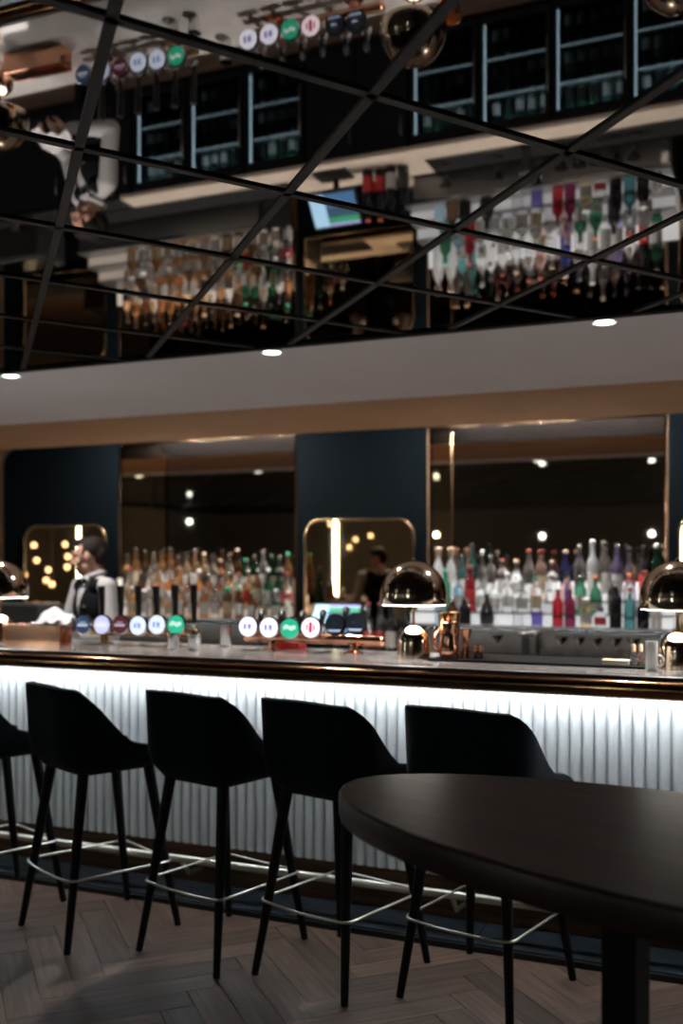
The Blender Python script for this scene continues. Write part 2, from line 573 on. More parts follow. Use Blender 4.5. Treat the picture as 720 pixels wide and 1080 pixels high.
def wall_mirror(x0, x1, z0, z1, r, m, lab, cor, yf, fr=0.018, bev=0):
    t = empty('wall_mirror', (0, 0, 0))
    MB().yprism(rrect(x0, x1, z0, z1, r, 10, cor), yf - 0.012, yf).build('mirror_plate', m, t)
    out = rrect(x0, x1, z0, z1, r, 10, cor)
    MB().tube([(x, yf - 0.014, z) for x, z in out], fr / 2, 6, closed=True).build('frame', M['brass'], t, 180)
    tag(t, lab, 'mirror', 'mirrors of the back wall')
    return t


wm1 = wall_mirror(-5.38, -3.66, 0.90, 2.53, 0.01, M['smoke_mirror'], 'large smoked mirror with brass frame behind the amber bottles', (0, 0, 0, 0), YW - 0.005)
wm2 = wall_mirror(-2.51, -0.76, 0.90, 2.53, 0.01, M['smoke_mirror'], 'large smoked mirror with brass frame behind the clear bottles', (0, 0, 0, 0), YW - 0.005)
MB().yprism(rrect(-5.34, -4.90, 0.95, 2.49, 0.10, 8, (0, 0, 1, 0)), YW - 0.034, YW - 0.019).build('bronze_reflection', M['bronze_mirror'], wm1)  # bronze plate stands in for a brighter reflection in the mirror
MB().yprism(rrect(-2.47, -2.32, 0.95, 2.49, 0.02, 4, (0, 0, 0, 0)), YW - 0.034, YW - 0.019).build('bronze_reflection', M['bronze_mirror'], wm2)  # narrow strip stands in for the frame reflected in this mirror
MB().tube([(-2.32, YW - 0.03, 0.95), (-2.32, YW - 0.03, 2.49)], 0.007, 6).build('reflection_bead', M['brass'], wm2)  # brass edge added to the stand-in reflection
wall_mirror(-3.56, -2.63, 0.98, 1.83, 0.13, M['bronze_mirror'], 'small bronze mirror with rounded top above the till screen', (0, 0, 1, 1), YP, 0.02)
wall_mirror(-6.42, -5.52, 0.98, 1.82, 0.13, M['bronze_mirror'], 'small bronze mirror with rounded top behind the bartender', (0, 0, 1, 1), YP, 0.02)
wall_mirror(-7.72, -6.76, 0.98, 1.86, 0.13, M['bronze_mirror'], 'small bronze mirror with rounded top at the left edge', (0, 0, 1, 1), YW, 0.02)
wall_mirror(-0.66, 0.24, 0.98, 1.83, 0.13, M['bronze_mirror'], 'small bronze mirror with rounded top at the right edge', (0, 0, 1, 1), YP, 0.02)

# ================================================================== FRONT BAR
BX_0, BX_1 = -7.2, 2.2
bar = empty('bar_counter', (0, 0, 0))
tag(bar, 'long bar front of white fluted panels above a walnut kick board', 'bar')
MB().box(BX_0, BX_1, 4.10, 4.36, 0.0, 1.026).build('carcass', M['black'], bar)
MB().box(BX_0, BX_1, 4.065, 4.10, 0.023, 0.195).build('kick_board', M['kick'], bar)
MB().box(BX_0, BX_1, 4.06, 4.10, 0.20, 1.026).build('flute_backing', M['flute'], bar)
MB().box(BX_0, BX_1, 4.040, 4.10, 0.194, 0.204).build('bottom_bead', M['kick'], bar)
pr = [(-0.024, 0.0)] + [(-0.0225 * math.cos(math.pi * i / 8), -0.021 * math.sin(math.pi * i / 8)) for i in range(9)] + [(0.024, 0.0)]
fm = MB().prism([(x, y) for x, y in pr], 0.205, 1.026).mesh('flute', 50)
nfl = int((BX_1 - BX_0) / 0.048)
for i in range(nfl):
    link('flute', fm, M['flute'], bar, (BX_0 + 0.024 + i * 0.048, 4.061, 0))
top = empty('marble_worktop', (0, 0, 0))
tag(top, 'pale marble bar top with polished bronze nosing along its front', 'worktop')
MB().box(BX_0, BX_1, 3.79, 4.39, 1.062, ZC, 0.004).build('slab', M['marble'], top)
MB().box(BX_0, BX_1, 3.775, 4.38, 1.041, 1.062).build('slab_edge', M['slab'], top)
pf = []
for i in range(13):
    a = math.radians(90 + 15 * i)
    pf.append((3.775 + 0.038 * math.cos(a), 1.042 + 0.034 * math.sin(a)))
MB().xprism(pf, BX_0, BX_1).build('nosing', M['bronze'], top, 40)
MB().tube([(BX_0, 3.778, 1.084), (BX_1, 3.778, 1.084)], 0.006, 8).build('bead', M['slab'], top, 180)

led = MB().box(BX_0, BX_1, 3.955, 3.975, 1.028, 1.040).build('led_strip', M['led'], top)
fr = empty('foot_rail', (0, 0, 0))
tag(fr, 'polished metal foot rail running along the base of the bar', 'foot rail')
MB().tube([(BX_0, 3.90, 0.178), (BX_1, 3.90, 0.178)], 0.017, 12).build('rail', M['nickel'], fr, 180)
for x in [-6.2 + 1.25 * i for i in range(7)]:
    MB().tube([(x, 3.90, 0.165), (x, 3.96, 0.10), (x, 4.063, 0.09)], 0.010, 8).build('bracket', M['nickel'], fr, 180)


# ================================================================== BAR STOOLS
def make_stool():
    root = empty('bar_stool')
    # U-shaped upholstered shell
    W_, B_, FY, R = 0.222, -0.225, 0.255, 0.115
    path = []
    for i in range(9):
        path.append((W_, FY + (B_ + R - FY) * i / 8))
    for i in range(1, 9):
        a = math.radians(0 - 90 * i / 8)
        path.append((W_ - R + R * math.cos(a), B_ + R + R * math.sin(a)))
    for i in range(1, 8):
        path.append((W_ - R - (2 * (W_ - R)) * i / 8, B_))
    left = [(-x, y) for x, y in reversed(path[:17])]
    path = path[:] + left
    bm = bmesh.new()
    rows = []
    for vi in range(9):
        v = vi / 8
        row = []
        for (x, y) in path:
            # height of the top edge along the arm
            if y > 0.06:
                e = 0.0
            elif y < -0.185:
                e = 1.0
            else:
                e = (0.06 - y) / 0.245
                e = 0.5 * e ** 1.7 + 0.5 * e * e * (3 - 2 * e)
            topz = 0.772 + 0.228 * e
            if y < -0.19:
                topz += 0.010 * (1 - (x / W_) ** 2)
            front = max(0.0, (y - 0.14) / 0.115)
            topz -= 0.055 * max(0.0, (y - 0.06) / 0.195) ** 1.4
            z = 0.682 + (topz - 0.682) * v ** 0.9
            zz = (z - 0.682) / 0.32
            s_ = 0.80 + 0.20 * min(1, zz / 0.22) ** 0.55 + 0.025 * zz
            rise = 0.018 * front * (1 - v)
            back = -0.012 * zz * max(0, -y / 0.225)
            row.append(bm.verts.new((x * s_, y * s_ + back, z + rise)))
        rows.append(row)
    for a, b in zip(rows, rows[1:]):
        for i in range(len(path) - 1):
            bm.faces.new((a[i], a[i + 1], b[i + 1], b[i]))
    bmesh.ops.recalc_face_normals(bm, faces=bm.faces)
    me = bpy.data.meshes.new('backrest')
    bm.to_mesh(me)
    bm.free()
    for p in me.polygons:
        p.use_smooth = True
    sh = link('backrest', me, M['velvet'], root)
    so = sh.modifiers.new('thick', 'SOLIDIFY')
    so.thickness = 0.034
    so.offset = 0
    be = sh.modifiers.new('soft', 'BEVEL')
    be.width = 0.013
    be.segments = 3
    be.limit_method = 'ANGLE'
    be.angle_limit = math.radians(50)
    # seat cushion
    out = []
    for i in range(40):
        a = 2 * math.pi * i / 40
        n = 3.2
        k = 1 / (abs(math.cos(a)) ** n + abs(math.sin(a)) ** n) ** (1 / n)
        out.append((0.200 * k * math.cos(a), 0.205 * k * math.sin(a)))
    mb = MB()
    prev = None
    for sc_, z in ((0.80, 0.668), (0.87, 0.672), (0.93, 0.69), (0.94, 0.715), (0.91, 0.731), (0.80, 0.737)):
        ring = [mb.bm.verts.new((x * sc_, y * sc_, z)) for x, y in out]
        if prev:
            for i in range(40):
                mb.bm.faces.new((prev[i], prev[(i + 1) % 40], ring[(i + 1) % 40], ring[i]))
        else:
            mb.bm.faces.new(list(reversed(ring)))
        prev = ring
    mb.bm.faces.new(prev)
    mb.build('seat', M['velvet'], root, 40)
    for sx in (-1, 1):
        for sy in (-1, 1):
            MB().tube([(0.140 * sx, 0.142 * sy, 0.685), (0.178 * sx, 0.198 * sy, 0.30), (0.210 * sx, 0.245 * sy, 0.0)], 0.0225, 12, r2=0.0135).build('leg', M['legs'], root, 60)
    MB().box(-0.15, 0.15, -0.155, 0.155, 0.655, 0.671, 0.004).build('seat_frame', M['legs'], root)
    pts = []
    for x, y in rrect(-0.205, 0.205, -0.225, 0.225, 0.03, 4):
        bow = -0.022 * (1 - (x / 0.205) ** 2) if y < -0.2 else 0
        pts.append((x, y + bow, 0.27))
    ext = []
    for i in range(len(pts)):   # extra points so that the near side bows
        a, b = Vector(pts[i]), Vector(pts[(i + 1) % len(pts)])
        ext.append(a)
        if (b - a).length > 0.2:
            for k in range(1, 6):
                p = a.lerp(b, k / 6)
                if p.y < -0.2:
                    p.y = -0.225 - 0.022 * (1 - (p.x / 0.205) ** 2)
                ext.append(p)
    MB().tube(ext, 0.0050, 8, closed=True).build('foot_ring', M['nickel'], root, 180)
    return root


stool0 = make_stool()
STOOLS = [((-3.20, 3.52), -22, 'navy velvet bar stool cut off by the left edge of the photo'),
          ((-2.585, 3.485), -26, 'navy velvet bar stool, leftmost one seen whole, below the bartender'),
          ((-2.01, 3.50), -15, 'navy velvet bar stool second of those seen whole from the left'),
          ((-1.49, 3.47), -16, 'navy velvet bar stool just left of the oval table tip'),
          ((-0.95, 3.51), -13, 'navy velvet bar stool rising behind the oval table with bluish arm')]
for i, ((x, y), a, lab) in enumerate(STOOLS):
    s = stool0 if i == 0 else copy_tree(stool0)
    s.location = (x, y, 0)
    s.rotation_euler = (0, 0, math.radians(a))
    tag(s, lab, 'bar stool', 'bar stools along the bar')

# ================================================================== OVAL TABLE
tb = empty('high_table', (-0.08, 1.921, 0), math.radians(-17.4))
tag(tb, 'dark walnut oval high table in the foreground', 'table')


def oval(a, b, n=1.9, N=96):
    o_ = []
    for i in range(N):
        t_ = 2 * math.pi * i / N
        k = 1 / (abs(math.cos(t_) / a) ** n + abs(math.sin(t_) / b) ** n) ** (1 / n)
        o_.append((k * math.cos(t_), k * math.sin(t_)))
    return o_


mb = MB()
prev = None
for da, z in ((-0.010, 0.940), (-0.002, 0.943), (0, 0.950), (0, 0.993), (-0.002, 0.997), (-0.005, 0.9985)):
    ring = [mb.bm.verts.new((x, y, z)) for x, y in oval(0.864 + da, 0.373 + da)]
    if prev:
        for i in range(96):
            mb.bm.faces.new((prev[i], prev[(i + 1) % 96], ring[(i + 1) % 96], ring[i]))
    else:
        mb.bm.faces.new(list(reversed(ring)))
    prev = ring
mb.bm.faces.new(prev)
mb.build('rim', M['rim'], tb, 40)
MB().prism(oval(0.858, 0.367), 0.9985, 1.0).build('table_top', M['table'], tb)
for sx in (-1, 1):
    MB().box(0.2 * sx - 0.034, 0.2 * sx + 0.034, -0.034, 0.034, 0.02, 0.94, 0.004).build('leg', M['legs'], tb)
    MB().box(0.2 * sx - 0.045, 0.2 * sx + 0.045, -0.26, 0.26, 0.0, 0.022, 0.004).build('foot', M['legs'], tb)
MB().box(-0.2, 0.2, -0.02, 0.02, 0.12, 0.16).build('stretcher', M['legs'], tb)

# ================================================================== TABLE LAMPS
def make_lamp():
    t = empty('table_lamp')
    prof = [(0.070, 0.0), (0.070, 0.030), (0.068, 0.065)]
    for i in range(1, 9):
        a = math.radians(90 * i / 8)
        prof.append((max(0.004, 0.068 * math.cos(a)), 0.070 + 0.070 * math.sin(a)))
    MB().lathe(prof, 32).build('base', M['gold'], t, 50)
    MB().lathe([(0.006, 0.138), (0.006, 0.30)], 12).build('stem', M['brass'], t, 60)
    pr_ = [(0.138, 0.228), (0.142, 0.232), (0.142, 0.262)]
    for i in range(1, 13):
        a = math.radians(90 * i / 12)
        pr_.append((max(0.003, 0.142 * math.cos(a)), 0.262 + 0.150 * math.sin(a)))
    MB().lathe(pr_, 48, close=False).build('shade', M['gold'], t, 60)
    MB().lathe([(0.134, 0.226), (0.137, 0.229), (0.137, 0.236), (0.130, 0.240)], 48).build('diffuser', M['lampglow'], t, 40)
    MB().ball((0, 0, 0.416), 0.007, 12).build('finial', M['gold'], t, 180)
    return t


lamp0 = make_lamp()
for i, ((x, y), lab) in enumerate((((-1.432, 4.10), 'gold mushroom lamp with glowing underside beside the copper shakers'),
                                   ((-3.655, 4.10), 'gold mushroom lamp at the left edge beside the copper tray'),
                                   ((-0.368, 4.10), 'gold mushroom lamp at the right edge beside the white mug'))):
    l = lamp0 if i == 0 else copy_tree(lamp0)
    l.location = (x, y, ZC)
    tag(l, lab, 'lamp', 'gold lamps on the bar top')


# ================================================================== BEER TAPS
def badge_mats(key):
    cols = dict(white=((0.86, 0.86, 1.0), (0.30, 0.26, 0.55)), lilac=((0.62, 0.64, 0.95), (0.9, 0.9, 1.0)), pale=((0.72, 0.82, 1.0), (0.25, 0.32, 0.6)),
                green=((0.02, 0.45, 0.26), (0.75, 0.95, 0.85)), pink=((0.95, 0.80, 0.88), (0.55, 0.06, 0.12)), blue=((0.03, 0.07, 0.16), (0.75, 0.85, 1.0)),
                maroon=((0.10, 0.01, 0.02), (0.70, 0.60, 0.80)), dark=((0.015, 0.02, 0.03), (0.55, 0.68, 0.95)))
    f_, e_ = cols[key]
    k = {'blue': 0.6, 'maroon': 0.6, 'dark': 0.5, 'green': 1.0, 'lilac': 0.9, 'pale': 1.1}.get(key, 1.5)
    return (mat('badge ' + key, f_, 0.3, emit=E_BADGE * k, ecol=f_, var=0.01), mat('badge mark ' + key, e_, 0.3, emit=E_BADGE * (0.9 if k > 0.8 else 0.5), ecol=e_, var=0.01))


def emblem(key):
    mb = MB()
    y = -0.0145
    if key in ('blue', 'maroon', 'lilac'):
        mb.box(-0.030, 0.030, y, y + 0.003, -0.009, 0.004)
        mb.box(-0.018, 0.018, y, y + 0.003, 0.010, 0.014)
    elif key == 'green':
        mb.yprism([(-0.030, -0.008), (-0.012, 0.002), (0.006, -0.010), (0.030, 0.000), (0.026, 0.016), (0.004, 0.008), (-0.016, 0.018), (-0.030, 0.008)], y, y + 0.003)
    elif key == 'pink':
        mb.box(-0.008, 0.008, y, y + 0.003, -0.024, 0.024)
        mb.box(-0.022, -0.014, y, y + 0.003, -0.014, 0.014)
        mb.box(0.014, 0.022, y, y + 0.003, -0.014, 0.014)
    elif key == 'dark':
        mb.yprism([(-0.034, -0.022), (0.034, -0.022), (0.024, -0.032), (-0.024, -0.032)], y, y + 0.003)
        mb.lathe([(0.001, 0), (0.016, 0.0)], 12, (0, y, 0.006), close=False)
    else:
        mb.yprism([(-0.022, 0.014), (-0.008, 0.014), (-0.008, -0.014), (-0.022, -0.014)], y, y + 0.003)
        mb.yprism([(0.000, 0.016), (0.022, 0.008), (0.014, -0.004), (0.022, -0.016), (0.000, -0.012)], y, y + 0.003)
    return mb


def tap_tower(name, lab, xs, zs, keys, x0, x1, zbar, metal, handle):
    t = empty(name, (0, 0, 0))
    yb = 4.22
    MB().tube([(x0, yb, zbar), (x1, yb, zbar)], 0.024, 16).build('beer_line_bar', metal, t, 60)
    for x in (x0, x1):
        MB().ball((x, yb, zbar), (0.014, 0.026, 0.026), 16).build('end_cap', metal, t, 180)
    for f_ in (0.2, 0.8):
        x = x0 + (x1 - x0) * f_
        MB().lathe([(0.045, 0.0), (0.045, 0.006), (0.022, 0.012), (0.020, zbar - ZC)], 20, (x, yb, ZC)).build('column', metal, t, 40)
    for x, z, k in zip(xs, zs, keys):
        fmat, emat = badge_mats(k)
        a = MB()
        a.lathe([(0.047, -0.010), (0.049, -0.004), (0.049, 0.010), (0.040, 0.016)], 28)
        bo = a.build('badge', M['black'] if k == 'dark' else M['chrome'], t, 40, (x, yb - 0.05, z), (math.pi / 2 - 0.08, 0, 0))
        MB().lathe([(0.044, 0.0155), (0.044, 0.0175)], 28).build('badge_face', fmat, bo)
        eo = emblem(k).build('emblem', emat, bo)
        eo.rotation_euler = (-math.pi / 2, 0, 0)
        eo.location = (0, 0, 0.0035 + 0.0005)
        # tap body behind the badge and its handle
        MB().tube([(x, yb - 0.04, z - 0.01), (x, yb + 0.03, z + 0.01), (x, yb + 0.09, z), (x, yb + 0.12, z - 0.05)], 0.012, 10).build('spout', M['chrome'], t, 180)
        if handle == 'tall':
            MB().tube([(x + 0.03, yb + 0.05, z + 0.01), (x + 0.03, yb + 0.05, z + 0.08), (x + 0.03, yb + 0.045, z + 0.19)], 0.011, 12, r2=0.019).build('handle', M['cap_black'], t, 60)
        else:
            MB().cap((x, yb + 0.05, z + 0.01), (x, yb + 0.07, z + 0.06), 0.010, 0.017).build('handle', M['cap_black'], t, 180)
    tag(t, lab, 'beer tap', 'beer tap towers on the bar')
    return t


tp = lambda u, v: at(u, v, 4.16)
kx = [(68, 660, 'dark'), (88, 659, 'blue'), (108, 659, 'lilac'), (127, 659, 'maroon'), (146, 660, 'pale'), (166, 659, 'pale'), (186, 659, 'green')]
ps = [tp(u, v) for u, v, _ in kx]
tap_tower('beer_tap_tower', 'beer tap tower with tall black handles in front of the amber bottles', [p.x for p in ps[1:]], [p.z for p in ps[1:]], [k[2] for k in kx[1:]],
          ps[1].x - 0.05, ps[-1].x + 0.07, 1.155, M['brass'], 'tall')
kx = [(262, 661, 'white'), (284, 662, 'white'), (306, 663, 'green'), (328, 662, 'pink'), (353, 659, 'dark'), (375, 658, 'dark')]
ps = [tp(u, v) for u, v, _ in kx]
tap_tower('beer_tap_tower', 'beer tap tower with glowing white and green badges at the bar centre', [p.x for p in ps], [p.z for p in ps], [k[2] for k in kx],
          ps[0].x - 0.04, ps[-1].x + 0.10, 1.150, M['copper'], 'short')

# ================================================================== THINGS ON THE BAR TOP
def thing(name, lab, cat, loc, rz=0, group=None):
    return tag(empty(name, loc, rz), lab, cat, group)


# copper tray with tumblers
t = thing('copper_tray', 'rectangular copper caddy with a hoop handle beside the left lamp', 'tray', (-3.375, 4.05, ZC), 0.05)
MB().box(-0.165, 0.165, -0.05, 0.05, 0.0, 0.008).build('bottom', M['copper'], t)
for (a, b, c_, d) in ((-0.165, 0.165, -0.05, -0.044), (-0.165, 0.165, 0.044, 0.05), (-0.165, -0.159, -0.044, 0.044), (0.159, 0.165, -0.044, 0.044)):
    MB().box(a, b, c_, d, 0.008, 0.098, 0.001).build('side', M['copper'], t)
for sx in (-1, 1):
    MB().tube([(0.168 * sx, -0.03, 0.06), (0.178 * sx, -0.03, 0.10), (0.178 * sx, 0.03, 0.10), (0.168 * sx, 0.03, 0.06)], 0.005, 8).build('handle', M['copper'], t, 180)
tm_ = MB().lathe([(0.024, 0.0), (0.031, 0.09), (0.029, 0.09), (0.022, 0.006), (0.001, 0.006)], 20).mesh('tumbler', 50)
for i in range(4):
    o = link('tumbler', tm_, M['glass'], None, (-3.375 - 0.105 + 0.07 * i, 4.05 + (0.008 if i % 2 else -0.008), ZC + 0.0085))
    tag(o, '%s clear tumbler from the left in the copper caddy' % ORD[i], 'glass', 'tumblers in the copper caddy')
# copper shaker group
t = thing('brass_cup', 'pale brass tumbler between the centre lamp and the copper shaker', 'cup', (-1.308, 4.205, ZC + 0.006))
MB().lathe([(0.034, 0), (0.036, 0.004), (0.050, 0.185), (0.052, 0.187), (0.048, 0.185), (0.034, 0.008), (0.001, 0.008)], 28).build('wall', M['brass'], t, 40)
MB().lathe([(0.0375, 0.03), (0.039, 0.034), (0.0385, 0.038)], 28, close=False).build('ring', M['gold'], t, 60)
t = thing('copper_shaker', 'waisted copper cocktail shaker standing on the black bar mat', 'shaker', (-1.275, 4.10, ZC + 0.006))
MB().lathe([(0.038, 0), (0.042, 0.006), (0.041, 0.05), (0.031, 0.085), (0.036, 0.115), (0.040, 0.15), (0.034, 0.152), (0.026, 0.11), (0.001, 0.11)], 28).build('body', M['copper'], t, 50)
MB().tube([(-0.04, 0, 0.02), (-0.062, -0.01, 0.05), (-0.058, -0.01, 0.10), (-0.036, 0, 0.125)], 0.006, 8).build('handle', M['copper'], t, 180)
t = thing('copper_shaker', 'slim copper jigger right of the waisted copper shaker', 'jigger', (-1.215, 4.14, ZC + 0.006))
MB().lathe([(0.024, 0), (0.012, 0.055), (0.025, 0.12), (0.023, 0.12), (0.010, 0.06), (0.001, 0.06)], 24).build('body', M['copper'], t, 60)
MB().lathe([(0.0135, 0.050), (0.0155, 0.055), (0.0135, 0.060)], 24, close=False).build('collar', M['brass'], t, 60)
for i, x in enumerate((-1.168, -1.145)):
    t = thing('copper_shot_cup', ('left' if i == 0 else 'right') + ' one of two tiny copper shot cups on the bar mat', 'cup', (x, 4.12, ZC + 0.006), 0, 'tiny copper shot cups')
    MB().lathe([(0.009, 0), (0.010, 0.002), (0.0105, 0.058), (0.009, 0.058), (0.008, 0.006), (0.001, 0.006)], 16).build('body', M['copper'], t, 50)
    MB().lathe([(0.0107, 0.040), (0.0115, 0.043), (0.0107, 0.046)], 16, close=False).build('ring', M['brass'], t, 60)
# bar mat
rub = mat('black rubber', (0.008, 0.008, 0.008), 0.9, spec=0.15, var=0.1)
o = empty('bar_mat', (-0.88, 4.09, ZC))
tag(o, 'long black rubber bar mat between the centre and right lamps', 'mat')
MB().box(-0.468, 0.405, -0.075, 0.29, 0.0, 0.006, 0.002).build('base', rub, o)
for yy in (-0.075, 0.284):
    MB().box(-0.468, 0.405, yy, yy + 0.006, 0.0055, 0.0095, 0.001).build('lip', rub, o)
# mug
t = thing('white_mug', 'white mug with ear handle beside the right lamp', 'mug', (at(687, 690, 3.99).x, 3.99, ZC))
MB().lathe([(0.0215, 0), (0.023, 0.004), (0.023, 0.110), (0.0205, 0.110), (0.020, 0.008), (0.001, 0.008)], 28).build('body', M['china'], t, 50)
MB().tube([(0.020, -0.005, 0.058)] + [(0.027 + 0.017 * math.sin(math.pi * i / 6), -0.006, 0.038 + 0.020 * math.cos(math.pi * i / 6)) for i in range(7)] + [(0.020, -0.005, 0.018)], 0.0042, 8).build('handle', M['china'], t, 180)
# card box and cruets near the mug
o = empty('card_box', (-0.60, 4.13, ZC + 0.006))
tag(o, 'flat cream card box lying on the bar mat left of the mug', 'box')
MB().box(-0.05, 0.05, -0.03, 0.03, 0.0, 0.012, 0.001).build('tray', M['book'], o)
MB().box(-0.051, 0.051, -0.031, 0.031, 0.012, 0.017, 0.001).build('lid', M['book'], o)
for i, x in enumerate((-0.535, -0.508)):
    t = thing('cruet', ('clear' if i == 0 else 'pink') + ' little dropper bottle with pale cap left of the mug', 'bottle', (x, 4.14, ZC + 0.006), 0, 'dropper bottles by the mug')
    MB().lathe([(0.013, 0), (0.014, 0.003), (0.014, 0.034), (0.007, 0.044), (0.007, 0.05)], 16).build('glass_body', GL['clear'] if i == 0 else GL['pink'], t, 50)
    MB().lathe([(0.008, 0.05), (0.008, 0.074), (0.005, 0.080)], 14).build('cap', M['cork'], t, 50)
# steel tins and a red box by the taps
for i, (u, y, r_, h_, lab) in enumerate(((183, 4.07, 0.028, 0.07, 'small steel mixing tin under the green tap badge'), (205, 4.07, 0.032, 0.075, 'small steel mixing tin right of the tall tap handles'),
                                         (238, 4.30, 0.030, 0.11, 'tall steel mixing tin between the two tap towers'))):
    t = thing('mixing_tin', lab, 'tin', (at(u, 670, y).x, y, ZC), 0, 'steel mixing tins on the bar')
    MB().lathe([(r_ * 0.85, 0), (r_ * 0.88, 0.003), (r_, h_), (r_ * 0.95, h_), (r_ * 0.8, 0.006), (0.001, 0.006)], 20).build('wall', M['chrome'], t, 50)
    MB().lathe([(r_ * 0.98, h_ - 0.006), (r_ * 1.06, h_), (r_ * 0.98, h_ + 0.004)], 20, close=False).build('lip', M['chrome'], t, 60)
o = empty('red_caddy', (at(305, 681, 4.31).x, 4.31, ZC))
tag(o, 'flat red napkin caddy under the centre beer taps', 'caddy')
MB().box(-0.07, 0.07, -0.04, 0.04, 0.0, 0.006).build('bottom', M['red_paper'], o)
for (a, b, c_, d) in ((-0.07, 0.07, -0.04, -0.036), (-0.07, 0.07, 0.036, 0.04), (-0.07, -0.066, -0.036, 0.036), (0.066, 0.07, -0.036, 0.036)):
    MB().box(a, b, c_, d, 0.006, 0.035).build('side', M['red_paper'], o)
o = MB().box(-0.06, 0.06, -0.032, 0.032, 0.0065, 0.03, 0.002).build('napkin_stack', M['paper'], None, None, o.location[:])
tag(o, 'folded white napkins inside the flat red caddy', 'napkins')

# ================================================================== BACK BAR
CY0, CY1 = 6.50, 6.92
wt = MB().box(-4.62, 2.4, CY0 - 0.02, CY1, 0.82, 0.85, 0.003).build('back_worktop', M['cream'])
tag(wt, 'cream stone worktop along the back bar above the fridges', 'worktop')


wt2 = MB().box(-8.4, -4.625, CY0 - 0.02, CY1, 0.82, 0.85, 0.003).build('back_worktop', M['black'])
tag(wt2, 'black worktop behind the bartender carrying the coffee machine', 'worktop')


def riser(name, x0, x1, lab, rm):
    t = thing(name, lab, 'shelf', (0, 0, 0))
    zs = ((6.925, 7.06, 1.055), (7.06, 7.20, 1.14), (7.20, 7.52, 1.225))
    MB().box(x0, x1, 6.95, 7.50, 0.0, 1.04).build('base', M['steel_dark'], t)
    z0 = 1.04
    for i, (ya, yb, z) in enumerate(zs):
        MB().box(x0, x1, ya, 7.50, z - 0.012, z, 0.001).build('step', M['steel'], t)
        if i:
            MB().box(x0, x1, ya + 0.012, 7.50, zs[i - 1][2], z - 0.012).build('lit_riser', rm, t)
    MB().box(x0, x1, 6.930, 7.50, 1.040, 1.043).build('under_plate', M['steel'], t)
    MB().box(x0, x1, 6.922, 6.934, 1.022, 1.042).build('front_edge', M['chrome'], t)
    MB().box(x0, x1, 7.480, 7.50, 1.228, 1.35).build('lit_back_edge', rm, t)
    return t


rl = riser('bottle_display', -5.36, -3.68, 'stepped lit bottle display with warm light left of the till', M['riser_w'])
rr_ = riser('bottle_display', -2.49, -0.66, 'stepped lit bottle display with white light right of the till', M['riser_c'])
for x in (-1.52, -2.44, -0.70):
    MB().box(x - 0.022, x + 0.022, 6.922, 6.949, 0.851, 1.021).build('post', M['chrome'], rr_)

for x0, lab in ((-5.28, 'row of small spot heads in the recess above the left bottle display'), (-2.40, 'row of small spot heads in the recess above the right bottle display')):
    t = thing('spot_track', lab, 'spotlight', (x0, 7.08, 2.80), 0, 'spot tracks above the bottles')
    MB().box(-0.05, 1.60, -0.02, 0.02, 0.03, 0.06).build('track', M['black'], t)
    for k in range(7):
        x = 0.02 + k * 0.25
        hd = MB().lathe([(0.030, -0.03), (0.034, -0.03), (0.034, 0.03), (0.030, 0.03)], 16, (x, 0, 0)).build('spot_head', M['black'], t, 40)
        MB().lathe([(0.028, -0.034), (0.028, -0.031)], 16, (x, 0, 0)).build('lens', M['track'], hd)
# ---------------------------------------------------------------- bottles
PROF = {
    'spirit': [(0.034, 0), (0.037, 0.01), (0.037, 0.60), (0.033, 0.68), (0.016, 0.76), (0.014, 0.80), (0.014, 0.93)],
    'tall': [(0.032, 0), (0.035, 0.01), (0.036, 0.55), (0.032, 0.64), (0.017, 0.74), (0.014, 0.80), (0.0135, 0.94)],
    'round': [(0.038, 0), (0.044, 0.02), (0.046, 0.30), (0.044, 0.50), (0.034, 0.62), (0.018, 0.70), (0.015, 0.76), (0.015, 0.91)],
    'square': [(0.036, 0), (0.039, 0.01), (0.039, 0.58), (0.035, 0.64), (0.016, 0.70), (0.014, 0.74), (0.014, 0.92)],
    'wine': [(0.035, 0), (0.037, 0.01), (0.037, 0.56), (0.030, 0.66), (0.016, 0.74), (0.0145, 0.78), (0.0145, 0.96)],
    'decanter': [(0.036, 0), (0.042, 0.02), (0.048, 0.35), (0.046, 0.55), (0.030, 0.68), (0.018, 0.74), (0.017, 0.84)],
    'jar': [(0.034, 0), (0.038, 0.03), (0.038, 0.62), (0.030, 0.72), (0.022, 0.76), (0.022, 0.82)],
    'flask': [(0.030, 0), (0.044, 0.04), (0.046, 0.34), (0.036, 0.58), (0.018, 0.72), (0.013, 0.80), (0.013, 0.93)],
}
CAPR = {'spirit': 0.016, 'tall': 0.0155, 'round': 0.018, 'square': 0.017, 'wine': 0.016, 'decanter': 0.027, 'jar': 0.027, 'flask': 0.016}
BODY = {'spirit': (0.12, 0.48, 0.0376), 'tall': (0.15, 0.46, 0.0366), 'round': (0.14, 0.42, 0.0470), 'square': (0.12, 0.46, 0.0398), 'wine': (0.14, 0.44, 0.0376),
        'decanter': (0.2, 0.42, 0.0495), 'jar': (0.14, 0.52, 0.0386), 'flask': (0.12, 0.30, 0.0475)}
BM = {}


